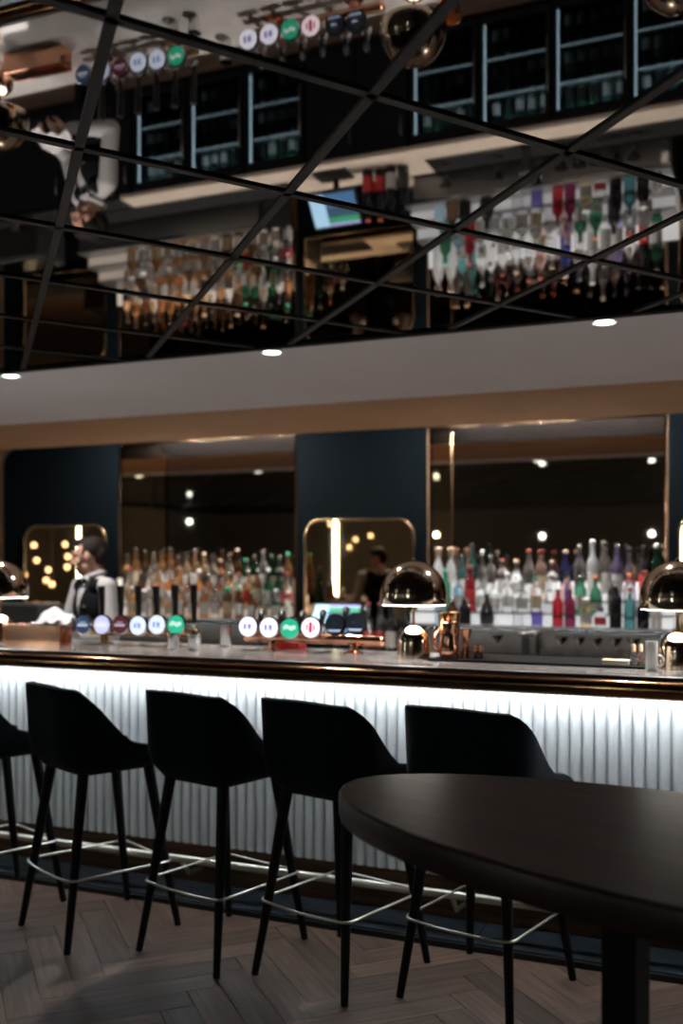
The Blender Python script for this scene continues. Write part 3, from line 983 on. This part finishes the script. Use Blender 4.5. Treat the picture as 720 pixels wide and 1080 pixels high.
def bottle_meshes(kind):
    if kind in BM:
        return BM[kind]
    pr_ = PROF[kind]
    sq = 5.0 if kind in ('square', 'jar') else 0.0
    body = MB()
    nb = [p for p in pr_ if True]
    body.lathe(nb, 20, (0, 0, 0), 0.0 if not sq else sq)
    top_z = pr_[-1][1]
    rc = CAPR[kind]
    capm = MB().lathe([(rc * 0.85, top_z - 0.012), (rc * 0.9, top_z - 0.008), (rc * 0.92, 0.945), (rc * 1.1, 0.958), (rc * 1.12, 0.972), (rc * 0.95, 0.988), (rc * 0.5, 0.997), (rc * 0.1, 1.0)], 16)
    z0, z1, rl_ = BODY[kind]
    lab = MB()
    n = 10
    a0, a1 = math.radians(200), math.radians(340)
    lo, hi = [], []
    for i in range(n + 1):
        a = a0 + (a1 - a0) * i / n
        k = rl_
        if sq:
            k = rl_ / (abs(math.cos(a)) ** sq + abs(math.sin(a)) ** sq) ** (1 / sq)
        lo.append(lab.bm.verts.new((k * math.cos(a), k * math.sin(a), z0)))
        hi.append(lab.bm.verts.new((k * math.cos(a), k * math.sin(a), z1)))
    for i in range(n):
        lab.bm.faces.new((lo[i], lo[i + 1], hi[i + 1], hi[i]))
    BM[kind] = (body.mesh('glass_body', 35), capm.mesh('cap', 60), lab.mesh('label', 180))
    return BM[kind]


def bottle(kind, glass, cap, label, x, y, z, h, wscale, lab, group, cat='bottle', rz=None):
    me = bottle_meshes(kind)
    t = empty('bottle', (x, y, z), random.uniform(-0.4, 0.4) + 0.3 if rz is None else rz)
    t.scale = (wscale, wscale, h)
    link('glass_body', me[0], GL[glass], t)
    link('cap', me[1], cap, t)
    if label:
        link('label', me[2], label, t)
    tag(t, lab, cat, group)
    return t


TIER = {'front': (6.99, 1.0555), 'middle': (7.13, 1.1405), 'rear': (7.33, 1.2255)}
CN = {M['cap_black']: 'black', M['cap_red']: 'red', M['cap_green']: 'green', M['cap_orange']: 'orange', M['cork']: 'beige', M['chrome']: 'metal', M['gold']: 'gold', M['white_plastic']: 'white'}
LN = {M['paper']: 'white', M['cream_paper']: 'cream', M['black_paper']: 'black', M['red_paper']: 'red', None: 'no'}
KB, KR, KG, KO, KC, KM, KW = M['cap_black'], M['cap_red'], M['cap_green'], M['cap_orange'], M['cork'], M['chrome'], M['white_plastic']
PW, PC, PB, PR = M['paper'], M['cream_paper'], M['black_paper'], M['red_paper']
RIGHT = {
    'rear': [(462, 577, 'decanter', 'frosted', KC, None), (475, 577, 'decanter', 'frosted', KC, None), (487, 583, 'round', 'teal', KM, PW), (498, 573, 'tall', 'teal', KB, None),
             (508, 580, 'round', 'clear', KW, PW), (518, 584, 'spirit', 'clear', KM, None), (530, 589, 'spirit', 'clear', KR, PW), (544, 590, 'round', 'clear', KC, PW),
             (558, 579, 'tall', 'clear', KR, None), (570, 580, 'spirit', 'pink', KR, PC), (582, 591, 'square', 'clear', KC, None), (596, 580, 'tall', 'blue', KC, None),
             (611, 573, 'tall', 'clear', KM, None), (625, 569, 'tall', 'frosted', KW, PW), (638, 572, 'spirit', 'clear', KB, PW), (651, 573, 'tall', 'purple', KM, PW),
             (664, 577, 'round', 'clear', KB, PR), (679, 575, 'spirit', 'black', KB, PR), (692, 573, 'spirit', 'dark_green', KW, PW)],
    'middle': [(469, 600, 'spirit', 'green', KG, None), (483, 609, 'spirit', 'pale_blue', KM, PW), (495, 596, 'spirit', 'red', KR, PR), (507, 608, 'square', 'clear', KB, PW),
               (520, 613, 'square', 'frosted', KM, PW), (535, 604, 'round', 'clear', KW, PW), (550, 612, 'square', 'clear', KM, PW), (565, 608, 'spirit', 'clear', KG, PC),
               (579, 612, 'square', 'clear', KW, None), (597, 603, 'spirit', 'pink', KB, None), (612, 606, 'spirit', 'green', KM, PW), (628, 608, 'flask', 'green', KO, PW),
               (647, 611, 'spirit', 'black', KM, PB), (664, 605, 'spirit', 'clear', KO, None), (680, 602, 'round', 'clear', KR, PW)],
    'front': [(464, 632, 'jar', 'pale_blue', KM, None), (477, 632, 'jar', 'brown', KM, None), (490, 631, 'jar', 'black', KM, None), (513, 626, 'flask', 'black', KB, PB), (588, 621, 'spirit', 'red', KB, None),
              (601, 621, 'spirit', 'magenta', KB, None), (618, 631, 'jar', 'gold', KW, PW), (633, 640, 'jar', 'clear', KM, PR), (649, 614, 'spirit', 'black', KM, None),
              (664, 622, 'spirit', 'teal', KM, None), (678, 628, 'jar', 'black', KW, None)],
}
warm = ['whisky', 'amber', 'whisky', 'amber', 'brown', 'clear', 'gold', 'whisky', 'clear']
LEFT = {'rear': [], 'middle': [], 'front': []}
rnd = random.Random(3)
for i in range(20):
    u = 135 + i * 8.9
    g = rnd.choice(warm)
    cp = rnd.choice([KM, KM, KC, KM, KB])
    if u > 255:
        g = rnd.choice(['dark_green', 'green', 'clear', 'whisky'])
        cp = rnd.choice([KM, KG, KM])
    LEFT['rear'].append((u, rnd.uniform(577, 590), rnd.choice(['spirit', 'tall', 'square', 'wine']), g, cp, rnd.choice([PW, PC, PW, PC, PB])))
for i in range(17):
    u = 137 + i * 10.4
    g = rnd.choice(warm)
    if u > 280:
        g = rnd.choice(['red', 'clear', 'dark_green'])
    LEFT['middle'].append((u, rnd.uniform(597, 607), rnd.choice(['spirit', 'square', 'round', 'wine']), g, rnd.choice([KM, KM, KW, KR, KM]), rnd.choice([PW, PC, PW, PR])))
for i in range(14):
    u = 139 + i * 12.6
    g = rnd.choice(warm)
    cp = rnd.choice([KM, KW, KM])
    if 228 < u < 266:
        g, cp = 'brown', KG
    if u > 268:
        g = rnd.choice(['clear', 'brown', 'clear'])
    LEFT['front'].append((u, rnd.uniform(617, 625), rnd.choice(['spirit', 'square', 'jar']), g, cp, rnd.choice([PW, PC])))
CW = {'clear': 'clear', 'amber': 'amber', 'whisky': 'deep amber', 'frosted': 'frosted', 'pale_blue': 'pale blue', 'dark_green': 'dark green', 'gold': 'golden'}
for side, table in (('left', LEFT), ('right', RIGHT)):
    for tier, rows in table.items():
        Y, Z = TIER[tier]
        for i, (u, v, kind, g, cp, lb) in enumerate(rows):
            p = at(u, v, Y)
            h = p.z - Z
            ws = 1.12 if side == 'right' else 0.95
            gap = min([abs(at(r_[0], 600, Y).x - p.x) for r_ in rows if r_[0] != u])
            rm_ = max(q_[0] for q_ in PROF[kind]) * (1.15 if kind in ('square', 'jar') else 1.04)
            ws = min(ws, 0.475 * gap / rm_)
            lab = '%s glass bottle with %s cap, %s from left, %s row of %s display' % (CW.get(g, g), CN[cp], ORD[i], tier, side)
            bottle(kind, g, cp, lb, p.x, Y + rnd.uniform(-0.01, 0.01), Z, h, ws, lab, 'bottles on the %s display' % side)
# tumblers on the front step
for i, (u, g) in enumerate(((546, 'clear'), (566, 'purple'))):
    p = at(u, 645, 6.99)
    o = MB().lathe([(0.036, 0.0), (0.040, 0.005), (0.044, 0.10), (0.041, 0.10), (0.036, 0.012), (0.001, 0.012)], 12).build('cut_tumbler', GL[g], None, None, (p.x, 6.99, 1.0555))
    tag(o, ('clear' if i == 0 else 'violet') + ' cut glass tumbler on the front step of the right display', 'glass', 'tumblers on the right display')
o = MB().lathe([(0.030, 0.0), (0.034, 0.004), (0.034, 0.115), (0.030, 0.115), (0.029, 0.02), (0.001, 0.02)], 20).build('candle_glass', M['china'], None, 50, (at(692, 650, 6.99).x, 6.985, 1.0555))
tag(o, 'white candle glass at the right end of the right bottle display', 'candle')


# stemmed glasses on the worktop below the right display
def stemmed():
    t = empty('martini_glass')
    MB().lathe([(0.036, 0.0), (0.034, 0.004), (0.005, 0.010)], 18).build('foot', M['glass'], t, 60)
    MB().lathe([(0.0045, 0.009), (0.004, 0.075), (0.006, 0.082)], 10).build('stem', M['glass'], t, 60)
    MB().lathe([(0.006, 0.081), (0.046, 0.150), (0.044, 0.150), (0.004, 0.086)], 20).build('bowl', M['glass'], t, 60)
    return t


g0 = stemmed()
for i, u in enumerate((470, 524, 592, 611, 629, 649, 668)):
    g = g0 if i == 0 else copy_tree(g0)
    g.location = (at(u, 690, 6.80).x, 6.80, 0.8545)
    tag(g, 'stemmed martini glass, %s from left below the right bottle display' % ORD[i], 'glass', 'martini glasses on the worktop')
t = thing('soda_gun_post', 'black soda tap post with steel nozzle below the right bottle display', 'tap', (at(554, 690, 6.74).x, 6.74, 0.8545))
MB().box(-0.035, 0.035, -0.025, 0.025, 0, 0.012, 0.002).build('base', M['cap_black'], t)
MB().box(-0.024, 0.024, -0.02, 0.02, 0.012, 0.15, 0.003).build('column', M['cap_black'], t)
MB().box(-0.045, 0.07, -0.022, 0.022, 0.15, 0.165, 0.003).build('head', M['cap_black'], t)
MB().tube([(-0.03, -0.02, 0.172), (0.09, -0.02, 0.176)], 0.008, 8).build('nozzle', M['chrome'], t, 60)

for x0, x1, lab in ((-5.36, -3.30, 'black rubber drain mat on the worktop below the left bottle display'), (-2.25, -0.40, 'black rubber drain mat on the worktop below the right bottle display')):
    t = thing('drain_mat', lab, 'mat', (x0, 6.67, 0.85), 0, 'drain mats on the back worktop')
    MB().box(0, x1 - x0, 0.0, 0.245, 0.0, 0.004).build('sheet', rub, t)
    for yy in (0.0, 0.239):
        MB().box(0, x1 - x0, yy, yy + 0.006, 0.004, 0.009).build('lip', rub, t)
# till with touch screen
t = thing('till', 'touch screen till with blue and green display on the back worktop', 'till', (-2.93, 6.66, 0.85))
MB().box(-0.13, 0.13, -0.09, 0.09, 0, 0.02, 0.004).build('base', M['cap_black'], t)
MB().tube([(0, 0.05, 0.02), (0, 0.07, 0.22)], 0.022, 10).build('arm', M['cap_black'], t, 60)
tl = math.radians(-38)
mon = MB().box(-0.185, 0.185, 0.0, 0.028, -0.125, 0.125, 0.006).build('monitor', M['cap_black'], t, None, (0, 0.02, 0.245), (tl, 0, 0))
for nm, x0, x1, z0, z1, c_, e_ in (('screen_column', -0.175, -0.06, -0.115, 0.115, (0.36, 0.62, 0.85), 0.9), ('screen_header', -0.06, 0.175, -0.115, -0.015, (0.05, 0.14, 0.30), 0.8),
                                   ('screen_keys', -0.06, 0.175, -0.015, 0.055, (0.03, 0.08, 0.13), 0.8), ('screen_bar', -0.06, 0.175, 0.055, 0.095, (0.03, 0.30, 0.14), 0.8),
                                   ('screen_footer', -0.06, 0.175, 0.095, 0.115, (0.35, 0.35, 0.75), 0.8)):
    MB().box(x0 + 0.001, x1 - 0.001, -0.0015, 0.0, z0, z1).build(nm, mat('till ' + nm, c_, 0.4, emit=e_, ecol=c_, var=0.01), mon)

# dark wine bottles and coffee machine on the worktop
for i, (u, lb) in enumerate(((388, PR), (400, PR), (412, PW), (424, PB))):
    bottle('wine', 'black', KR if i < 2 else KB, lb, at(u, 650, 6.70).x, 6.70 + 0.02 * (i % 2), 0.851, 0.36, 1.1, 'black wine bottle with %s label, %s from left of four beside the till' % (LN[lb], ORD[i]), 'wine bottles by the till')
t = thing('coffee_machine', 'dark coffee machine with red light beside the bartender', 'machine', (-5.85, 6.70, 0.85))
MB().box(-0.40, 0.40, -0.16, 0.18, 0.06, 0.30, 0.01).build('body', M['cap_black'], t)
MB().box(-0.38, 0.38, -0.18, 0.18, 0.0, 0.05, 0.004).build('drip_tray', M['steel'], t)
MB().box(-0.36, 0.36, -0.10, 0.16, 0.30, 0.315, 0.003).build('cup_rail', M['chrome'], t)
MB().box(-0.36, -0.16, -0.166, -0.158, 0.262, 0.288).build('red_light', M['red_led'], t)
for x in (-0.2, 0.2):
    MB().lathe([(0.035, 0.05), (0.035, 0.10)], 16, (x, -0.18, 0)).build('group_head', M['chrome'], t, 50)
    MB().tube([(x, -0.18, 0.07), (x, -0.32, 0.06)], 0.012, 8).build('portafilter', M['cap_black'], t, 60)


# ---------------------------------------------------------------- fridges and cabinets below the worktop
def make_fridge():
    t = empty('bottle_fridge')
    wd = 0.47
    MB().box(0, 0.02, 0.03, 0.40, 0.04, 0.80).build('side_panel', M['black'], t)
    MB().box(wd - 0.02, wd, 0.03, 0.40, 0.04, 0.80).build('side_panel', M['black'], t)
    MB().box(0.02, wd - 0.02, 0.385, 0.40, 0.04, 0.80).build('back_panel', M['black'], t)
    MB().box(0.02, wd - 0.02, 0.03, 0.385, 0.78, 0.80).build('top_panel', M['black'], t)
    MB().box(0.02, wd - 0.02, 0.03, 0.385, 0.04, 0.06).build('floor_panel', M['black'], t)
    MB().box(0, wd, 0.05, 0.40, 0.0, 0.04).build('plinth', M['black'], t)
    for z in (0.30, 0.54):
        s = MB().box(0.021, wd - 0.021, 0.08, 0.384, z, z + 0.006).build('shelf', M['steel'], t)
        MB().box(0.03, wd - 0.03, 0.074, 0.08, z, z + 0.005).build('shelf_light', M['shelf_led'], s)
    MB().box(0.022, 0.031, 0.045, 0.055, 0.08, 0.76).build('light_strip', M['frled'], t)
    MB().box(0.05, wd - 0.05, 0.06, 0.10, 0.772, 0.779).build('fill_light', M['frled_fill'], t)  # hidden glowing panel added to brighten the bottles inside
    d = MB()
    for a, b, c_, e_ in ((0.002, 0.020, 0.05, 0.79), (wd - 0.035, wd - 0.002, 0.05, 0.79), (0.020, wd - 0.035, 0.05, 0.09), (0.020, wd - 0.035, 0.74, 0.79)):
        d.box(a, b, 0.0, 0.028, c_, e_)
    dr = d.build('door', M['black'], t)
    MB().box(0.020, wd - 0.035, 0.010, 0.016, 0.09, 0.74).build('pane', M['pane'], dr)
    MB().tube([(wd - 0.018, -0.005, 0.25), (wd - 0.018, -0.028, 0.27), (wd - 0.018, -0.028, 0.60), (wd - 0.018, -0.005, 0.62)], 0.006, 8).build('handle', M['steel'], dr, 180)
    return t


FX = [-4.52, -4.04, -3.56, -2.30, -1.82, -1.34, -0.86]
f0 = make_fridge()
frnd = random.Random(11)
for i, x in enumerate(FX):
    f_ = f0 if i == 0 else copy_tree(f0)
    f_.location = (x, CY0, 0)
    tag(f_, 'black glass door bottle fridge, %s from left under the back worktop' % ORD[i], 'fridge', 'fridges under the back worktop')
    for zi, zz in enumerate((0.061, 0.307, 0.547)):
        for k in range(5):
            g = frnd.choice(['green', 'dark_green', 'clear', 'green', 'teal'])
            hh = frnd.uniform(0.19, 0.215)
            bottle('spirit', g, frnd.choice([KM, KW, KG, KR]), PW if frnd.random() < 0.6 else PB, x + 0.075 + k * 0.08, CY0 + 0.15, zz + 0.0005, hh, 0.82,
                   '%s bottle, %s from left on %s shelf of %s fridge from left' % (g.replace('_', ' '), ORD[k], ('bottom', 'middle', 'top')[zi], ORD[i]), 'chilled bottles in the fridges')


def cabinet(x0, x1, lab, nd):
    t = thing('back_cabinet', lab, 'cabinet', (x0, CY0, 0))
    wd = x1 - x0
    MB().box(0, wd, 0.02, 0.40, 0.0, 0.82).build('body', M['black'], t)
    for k in range(nd):
        a, b = wd * k / nd + 0.005, wd * (k + 1) / nd - 0.005
        d = MB().box(a, b, 0.0, 0.02, 0.06, 0.80, 0.002).build('door', M['black'], t)
        MB().tube([(b - 0.03, -0.004, 0.6), (b - 0.03, -0.022, 0.61), (b - 0.03, -0.022, 0.72), (b - 0.03, -0.004, 0.73)], 0.005, 8).build('handle', M['steel'], d, 180)


cabinet(-8.4, -4.54, 'black cupboard run left of the fridges behind the bartender', 6)
cabinet(-3.07, -2.32, 'black cupboard with two doors below the till', 2)
cabinet(-0.37, 2.4, 'black cupboard run right of the last fridge', 4)

# ================================================================== LIGHTS OF THE ROOM BEHIND (seen in the mirrors)
for i, (x, y, z0, z1, lab) in enumerate(((-7.54, -2.2, 0.87, 2.24, 'long vertical tube light reflected in the bronze mirror above the till'),
                                         (-9.20, 3.14, 1.12, 2.03, 'short vertical tube light reflected behind the bartender'),
                                         (-1.50, -2.2, 1.30, 2.20, 'vertical tube light reflected at the right edge'))):
    t = thing('tube_light', lab, 'light', (x, y, 0), 0, 'vertical tube lights of the room')
    MB().lathe([(0.014, z0), (0.018 if i == 1 else 0.03, z0 + 0.02), (0.018 if i == 1 else 0.03, z1 - 0.02), (0.014, z1)], 16).build('tube', M['tube'], t, 40)
    MB().lathe([(0.036, z1), (0.036, z1 + 0.04), (0.004, z1 + 0.05), (0.003, H)], 12).build('pendant_rod', M['brass'], t, 40)
    MB().lathe([(0.036, z0 - 0.03), (0.036, z0)], 12).build('end_cap', M['brass'], t, 40)
for i, (x, y, z) in enumerate(((-10.7, -2.2, 2.28), (-3.74, -2.2, 1.93), (-1.95, -2.2, 1.95), (-6.0, -3.4, 2.0))):
    t = thing('globe_pendant', 'small glowing globe pendant of the room behind, %s from the left' % ['first', 'third', 'fourth', 'second'][i], 'light', (x, y, 0), 0, 'globe pendants of the room')
    MB().ball((0, 0, z), 0.042, 16).build('globe', M['tube'], t, 180)
    MB().lathe([(0.012, z + 0.05), (0.012, z + 0.08), (0.003, z + 0.09), (0.003, H)], 10).build('cord', M['cap_black'], t, 60)


for lab, yr, pts in (('cluster of small warm globe lights reflected behind the bartender', 3.3, ((36, 575), (44, 591), (46, 601), (49, 612), (60, 616), (66, 598), (72, 587), (31, 606), (64, 574))),
                     ('cluster of small warm globe lights reflected in the mirror above the till', -2.6, ((375, 569), (393, 565), (366, 577), (380, 617), (391, 620), (346, 553)))):
    ps_ = [at(u, v, 2 * YW - 0.08 - yr) for u, v in pts]
    ps_ = [Vector((p.x, yr + 0.12 * math.sin(k * 2.1), p.z)) for k, p in enumerate(ps_)]
    cx_ = sum(p.x for p in ps_) / len(ps_)
    t = thing('globe_cluster', lab, 'light', (cx_, yr, H - 0.03), 0, 'globe clusters of the room')
    MB().lathe([(0.16, 0.0), (0.16, 0.024), (0.14, 0.029)], 24).build('ceiling_rose', M['brass'], t, 40)
    for p in ps_:
        q = Vector((p.x - cx_, p.y - yr, p.z - H + 0.03))
        gl = MB().ball(q, 0.035, 14).build('globe', M['warm_globe'], t, 180)
        MB().tube([(q.x * 0.3, q.y * 0.3, 0.0), (q.x, q.y, -0.05), (q.x, q.y, q.z + 0.034)], 0.004, 6).build('cord', M['cap_black'], gl)


# ================================================================== BARTENDER
def fuse(mb, name, m, parent, voxel=0.006, smooth_it=6):
    """merge overlapping closed shapes into one continuous skin"""
    me = mb.mesh(name)
    o = bpy.data.objects.new(name + '_tmp', me)
    C.objects.link(o)
    r = o.modifiers.new('r', 'REMESH')
    r.mode = 'VOXEL'
    r.voxel_size = voxel
    s_ = o.modifiers.new('s', 'SMOOTH')
    s_.iterations = smooth_it
    s_.factor = 0.5
    dg = bpy.context.evaluated_depsgraph_get()
    m2 = bpy.data.meshes.new_from_object(o.evaluated_get(dg))
    m2.name = name
    bpy.data.objects.remove(o)
    for p in m2.polygons:
        p.use_smooth = True
    m2.materials.clear()
    return link(name, m2, m, parent)


MY = 5.12
px = at(99, 600, MY).x
man = thing('person', 'bartender in black waistcoat and white shirt looking down behind the bar', 'person', (px, MY, 0), math.radians(-26))
man.scale = (0.97, 0.97, 0.97)
NECK = Vector((0, 0.01, 1.455))
HR = Matrix.Translation(NECK) @ Matrix.Rotation(math.radians(-42), 4, 'Z') @ Matrix.Rotation(math.radians(11), 4, 'X') @ Matrix.Translation(-NECK)


def hp(*c):
    return HR @ Vector(c)


S_L, E_L, W_L = Vector((0.185, 0.0, 1.385)), Vector((0.265, -0.03, 1.095)), Vector((0.085, -0.215, 1.085))
S_R, E_R, W_R = Vector((-0.185, 0.0, 1.385)), Vector((-0.262, -0.06, 1.10)), Vector((-0.10, -0.235, 1.115))


def hand(mb, wr, d, nrm, thumb_sign):
    d = d.normalized()
    nrm = (nrm - d * nrm.dot(d)).normalized()
    s_ = d.cross(nrm).normalized() * thumb_sign
    palm = wr + d * 0.045
    mb.cap(wr, palm, 0.024, 0.030, 10)
    for k in range(4):
        off = (k - 1.5) * 0.019
        base = wr + d * 0.075 + s_ * (-off)
        mb.cap(palm + s_ * (-off * 0.8), base, 0.014, 0.0105, 8)
        ln = (0.040, 0.046, 0.043, 0.034)[k]
        p1 = base + (d * 0.85 + nrm * 0.5).normalized() * ln
        p2 = p1 + (d * 0.35 + nrm * 0.95).normalized() * ln * 0.7
        p3 = p2 + (d * -0.15 + nrm).normalized() * ln * 0.5
        mb.cap(base, p1, 0.0102, 0.0092, 8)
        mb.cap(p1, p2, 0.0092, 0.0085, 8)
        mb.cap(p2, p3, 0.0085, 0.0075, 8)
    t0 = wr + d * 0.03 + s_ * 0.026
    t1 = t0 + (d * 0.6 + s_ * 0.7 + nrm * 0.35).normalized() * 0.038
    t2 = t1 + (d * 0.85 + s_ * 0.1 + nrm * 0.5).normalized() * 0.032
    mb.cap(wr + d * 0.02, t0, 0.016, 0.014, 8)
    mb.cap(t0, t1, 0.013, 0.011, 8)
    mb.cap(t1, t2, 0.011, 0.009, 8)


b = MB()
# head
b.ball(hp(0, 0.012, 1.600), (0.074, 0.093, 0.092), 24)
b.cap(hp(0, -0.045, 1.585), hp(0, -0.052, 1.515), 0.052, 0.034)
b.cap(hp(-0.030, -0.02, 1.525), hp(0.030, -0.02, 1.525), 0.036, 0.036)
b.ball(hp(0, -0.078, 1.492), (0.022, 0.018, 0.018), 12)
b.cap(hp(0, -0.094, 1.603), hp(0, -0.118, 1.558), 0.010, 0.0125)
b.cap(hp(-0.010, -0.106, 1.554), hp(0.010, -0.106, 1.554), 0.008, 0.008)
b.cap(hp(-0.036, -0.084, 1.618), hp(0.036, -0.084, 1.618), 0.013, 0.013)
b.cap(hp(-0.017, -0.088, 1.525), hp(0.017, -0.088, 1.525), 0.008, 0.008)
b.cap(hp(-0.015, -0.086, 1.514), hp(0.015, -0.086, 1.514), 0.008, 0.008)
for sx in (-1, 1):
    b.ball(hp(0.040 * sx, -0.066, 1.560), (0.022, 0.024, 0.022), 12)
    b.ball(hp(0.077 * sx, 0.008, 1.573), (0.011, 0.022, 0.032), 12)
b.cap((0, 0.018, 1.40), hp(0, 0.010, 1.53), 0.056, 0.050, 16)
# trunk and limbs
b.ball((0, 0.01, 1.27), (0.150, 0.100, 0.17), 20)
b.ball((0, 0.01, 1.05), (0.135, 0.095, 0.16), 20)
b.ball((0, 0.01, 0.93), (0.145, 0.105, 0.12), 20)
for S_, E_, W_, sx in ((S_L, E_L, W_L, 1), (S_R, E_R, W_R, -1)):
    b.cap(Vector((0.06 * sx, 0.01, 1.40)), S_, 0.05, 0.052)
    b.cap(S_, E_, 0.047, 0.037)
    b.cap(E_, W_, 0.036, 0.025)
    b.cap((0.085 * sx, 0.01, 0.90), (0.095 * sx, -0.01, 0.49), 0.080, 0.052)
    b.cap((0.095 * sx, -0.01, 0.49), (0.10 * sx, 0.02, 0.09), 0.050, 0.034)
    b.cap((0.10 * sx, 0.02, 0.06), (0.11 * sx, -0.13, 0.045), 0.035, 0.030)
hand(b, W_L, Vector((-0.55, -0.8, 0.05)), Vector((-0.5, 0.2, -0.9)), 1)
hand(b, W_R, Vector((0.35, -0.9, 0.02)), Vector((0.6, 0.1, -0.8)), -1)
fuse(b, 'body', M['skin'], man, 0.0055, 4)
# eyes
e = MB()
for sx in (-1, 1):
    e.ball(hp(0.030 * sx, -0.083, 1.594), (0.012, 0.009, 0.006), 12)
e.build('eyes', M['eye'], man, 180)
# hair: short sides, fuller top swept back
hb = MB()
hb.ball(hp(0, 0.030, 1.622), (0.080, 0.090, 0.083), 24)
hb.ball(hp(0, -0.024, 1.674), (0.056, 0.056, 0.032), 16)
hb.ball(hp(0, 0.055, 1.585), (0.072, 0.060, 0.075), 16)
hb.ball(hp(0.01, -0.050, 1.674), (0.045, 0.032, 0.022), 14)
for sx in (-1, 1):
    hb.ball(hp(0.068 * sx, -0.012, 1.608), (0.014, 0.020, 0.036), 12)
fuse(hb, 'hair', M['hair'], man, 0.006, 3)
# shirt
s = MB()
s.ball((0, 0.01, 1.275), (0.166, 0.114, 0.175), 20)
s.ball((0, 0.01, 1.06), (0.150, 0.108, 0.17), 20)
for S_, E_, W_, sx in ((S_L, E_L, W_L, 1), (S_R, E_R, W_R, -1)):
    s.cap(Vector((0.06 * sx, 0.012, 1.402)), S_, 0.056, 0.060)
    s.cap(S_, S_.lerp(E_, .5), 0.058, 0.054)
    s.cap(S_.lerp(E_, .5), E_ + Vector((0.004 * sx, 0.008, -0.006)), 0.054, 0.052)
    s.cap(E_, E_.lerp(W_, .55), 0.054, 0.046)
    s.cap(E_.lerp(W_, .55), E_.lerp(W_, .93), 0.044, 0.036)
sh = fuse(s, 'shirt', M['shirt'], man, 0.007, 5)
c2 = MB()
c2.tube([hp(0.064 * math.sin(a), 0.008 - 0.062 * math.cos(a), 1.452 + 0.016 * (1 - math.cos(a)) / 2) for a in [2 * math.pi * i / 20 for i in range(20)]], 0.0165, 8, closed=True)
for sx in (-1, 1):
    c2.ball((0.030 * sx, -0.066, 1.432), (0.030, 0.012, 0.020), 12)
c2.build('collar', M['shirt'], sh, 180)
# waistcoat: body with deep V, open at the arms
v = MB()
v.ball((0, 0.012, 1.265), (0.186, 0.129, 0.176), 20)
v.ball((0, 0.012, 1.06), (0.163, 0.122, 0.19), 20)
for sx in (-1, 1):
    v.cap((0.100 * sx, -0.035, 1.392), (0.108 * sx, 0.06, 1.40), 0.050, 0.048)
vo = fuse(v, 'waistcoat', M['vest'], man, 0.007, 5)
bm = bmesh.new()
bm.from_mesh(vo.data)
dele = []
for f in bm.faces:
    c = f.calc_center_median()
    if c.y < 0.01 and c.z > 1.20 and abs(c.x) < 0.006 + (c.z - 1.20) * 0.24:
        dele.append(f)
bmesh.ops.delete(bm, geom=dele, context='FACES')
bm.to_mesh(vo.data)
bm.free()
bt = MB()
for i in range(4):
    bt.ball((0, -0.118 - 0.004 * (i < 2), 1.18 - i * 0.055), (0.008, 0.005, 0.008), 10)
bt.build('buttons', M['chrome'], vo, 180)
MB().box(0.045, 0.095, -0.128, -0.118, 1.262, 1.276, 0.002).build('name_tag', M['chrome'], vo, None, (0, 0.012, 0), (0, 0, 0.0))
# bow tie
bw = MB()
for sx in (-1, 1):
    bw.cap((0.006 * sx, -0.088, 1.425), (0.036 * sx, -0.084, 1.425), 0.008, 0.018)
bw.ball((0, -0.092, 1.425), 0.010, 10)
fuse(bw, 'bow_tie', M['vest'], man, 0.004, 3)
# trousers and shoes
tr = MB()
tr.ball((0, 0.01, 0.92), (0.160, 0.120, 0.12), 20)
sho = MB()
for sx in (-1, 1):
    tr.cap((0.085 * sx, 0.01, 0.90), (0.096 * sx, -0.008, 0.49), 0.094, 0.070)
    tr.cap((0.096 * sx, -0.008, 0.49), (0.10 * sx, 0.02, 0.10), 0.068, 0.055)
    sho.cap((0.10 * sx, 0.03, 0.052), (0.112 * sx, -0.15, 0.042), 0.050, 0.040)
fuse(tr, 'trousers', M['vest'], man, 0.009, 4)
fuse(sho, 'shoes', M['cap_black'], man, 0.008, 3)
# towel he polishes with
mw = man.matrix_basis @ Vector((-0.05, -0.355, 1.10))
bm = bmesh.new()
rn = random.Random(5)
N = 22
gv = []
for i in range(N):
    for j in range(N):
        u_, v_ = i / (N - 1) - .5, j / (N - 1) - .5
        r2 = u_ * u_ + v_ * v_
        z = 0.085 * math.exp(-r2 * 7) - 0.03 + 0.014 * math.sin(17 * u_ + 6 * v_) * (r2 + .15) * 2 + 0.010 * math.sin(23 * v_ - 5 * u_ + 1)
        gv.append(bm.verts.new((u_ * 0.24 * (1 - 0.2 * abs(v_)), v_ * 0.17, z)))
for i in range(N - 1):
    for j in range(N - 1):
        bm.faces.new((gv[i * N + j], gv[(i + 1) * N + j], gv[(i + 1) * N + j + 1], gv[i * N + j + 1]))
bmesh.ops.recalc_face_normals(bm, faces=bm.faces)
me = bpy.data.meshes.new('bar_towel')
bm.to_mesh(me)
bm.free()
for p in me.polygons:
    p.use_smooth = True
tw = link('bar_towel', me, M['towel'], None, at(57, 652, 4.80), (0.1, -0.1, 0.3))
so = tw.modifiers.new('t', 'SOLIDIFY')
so.thickness = 0.004
tag(tw, 'crumpled white bar towel in the hands of the bartender', 'towel')
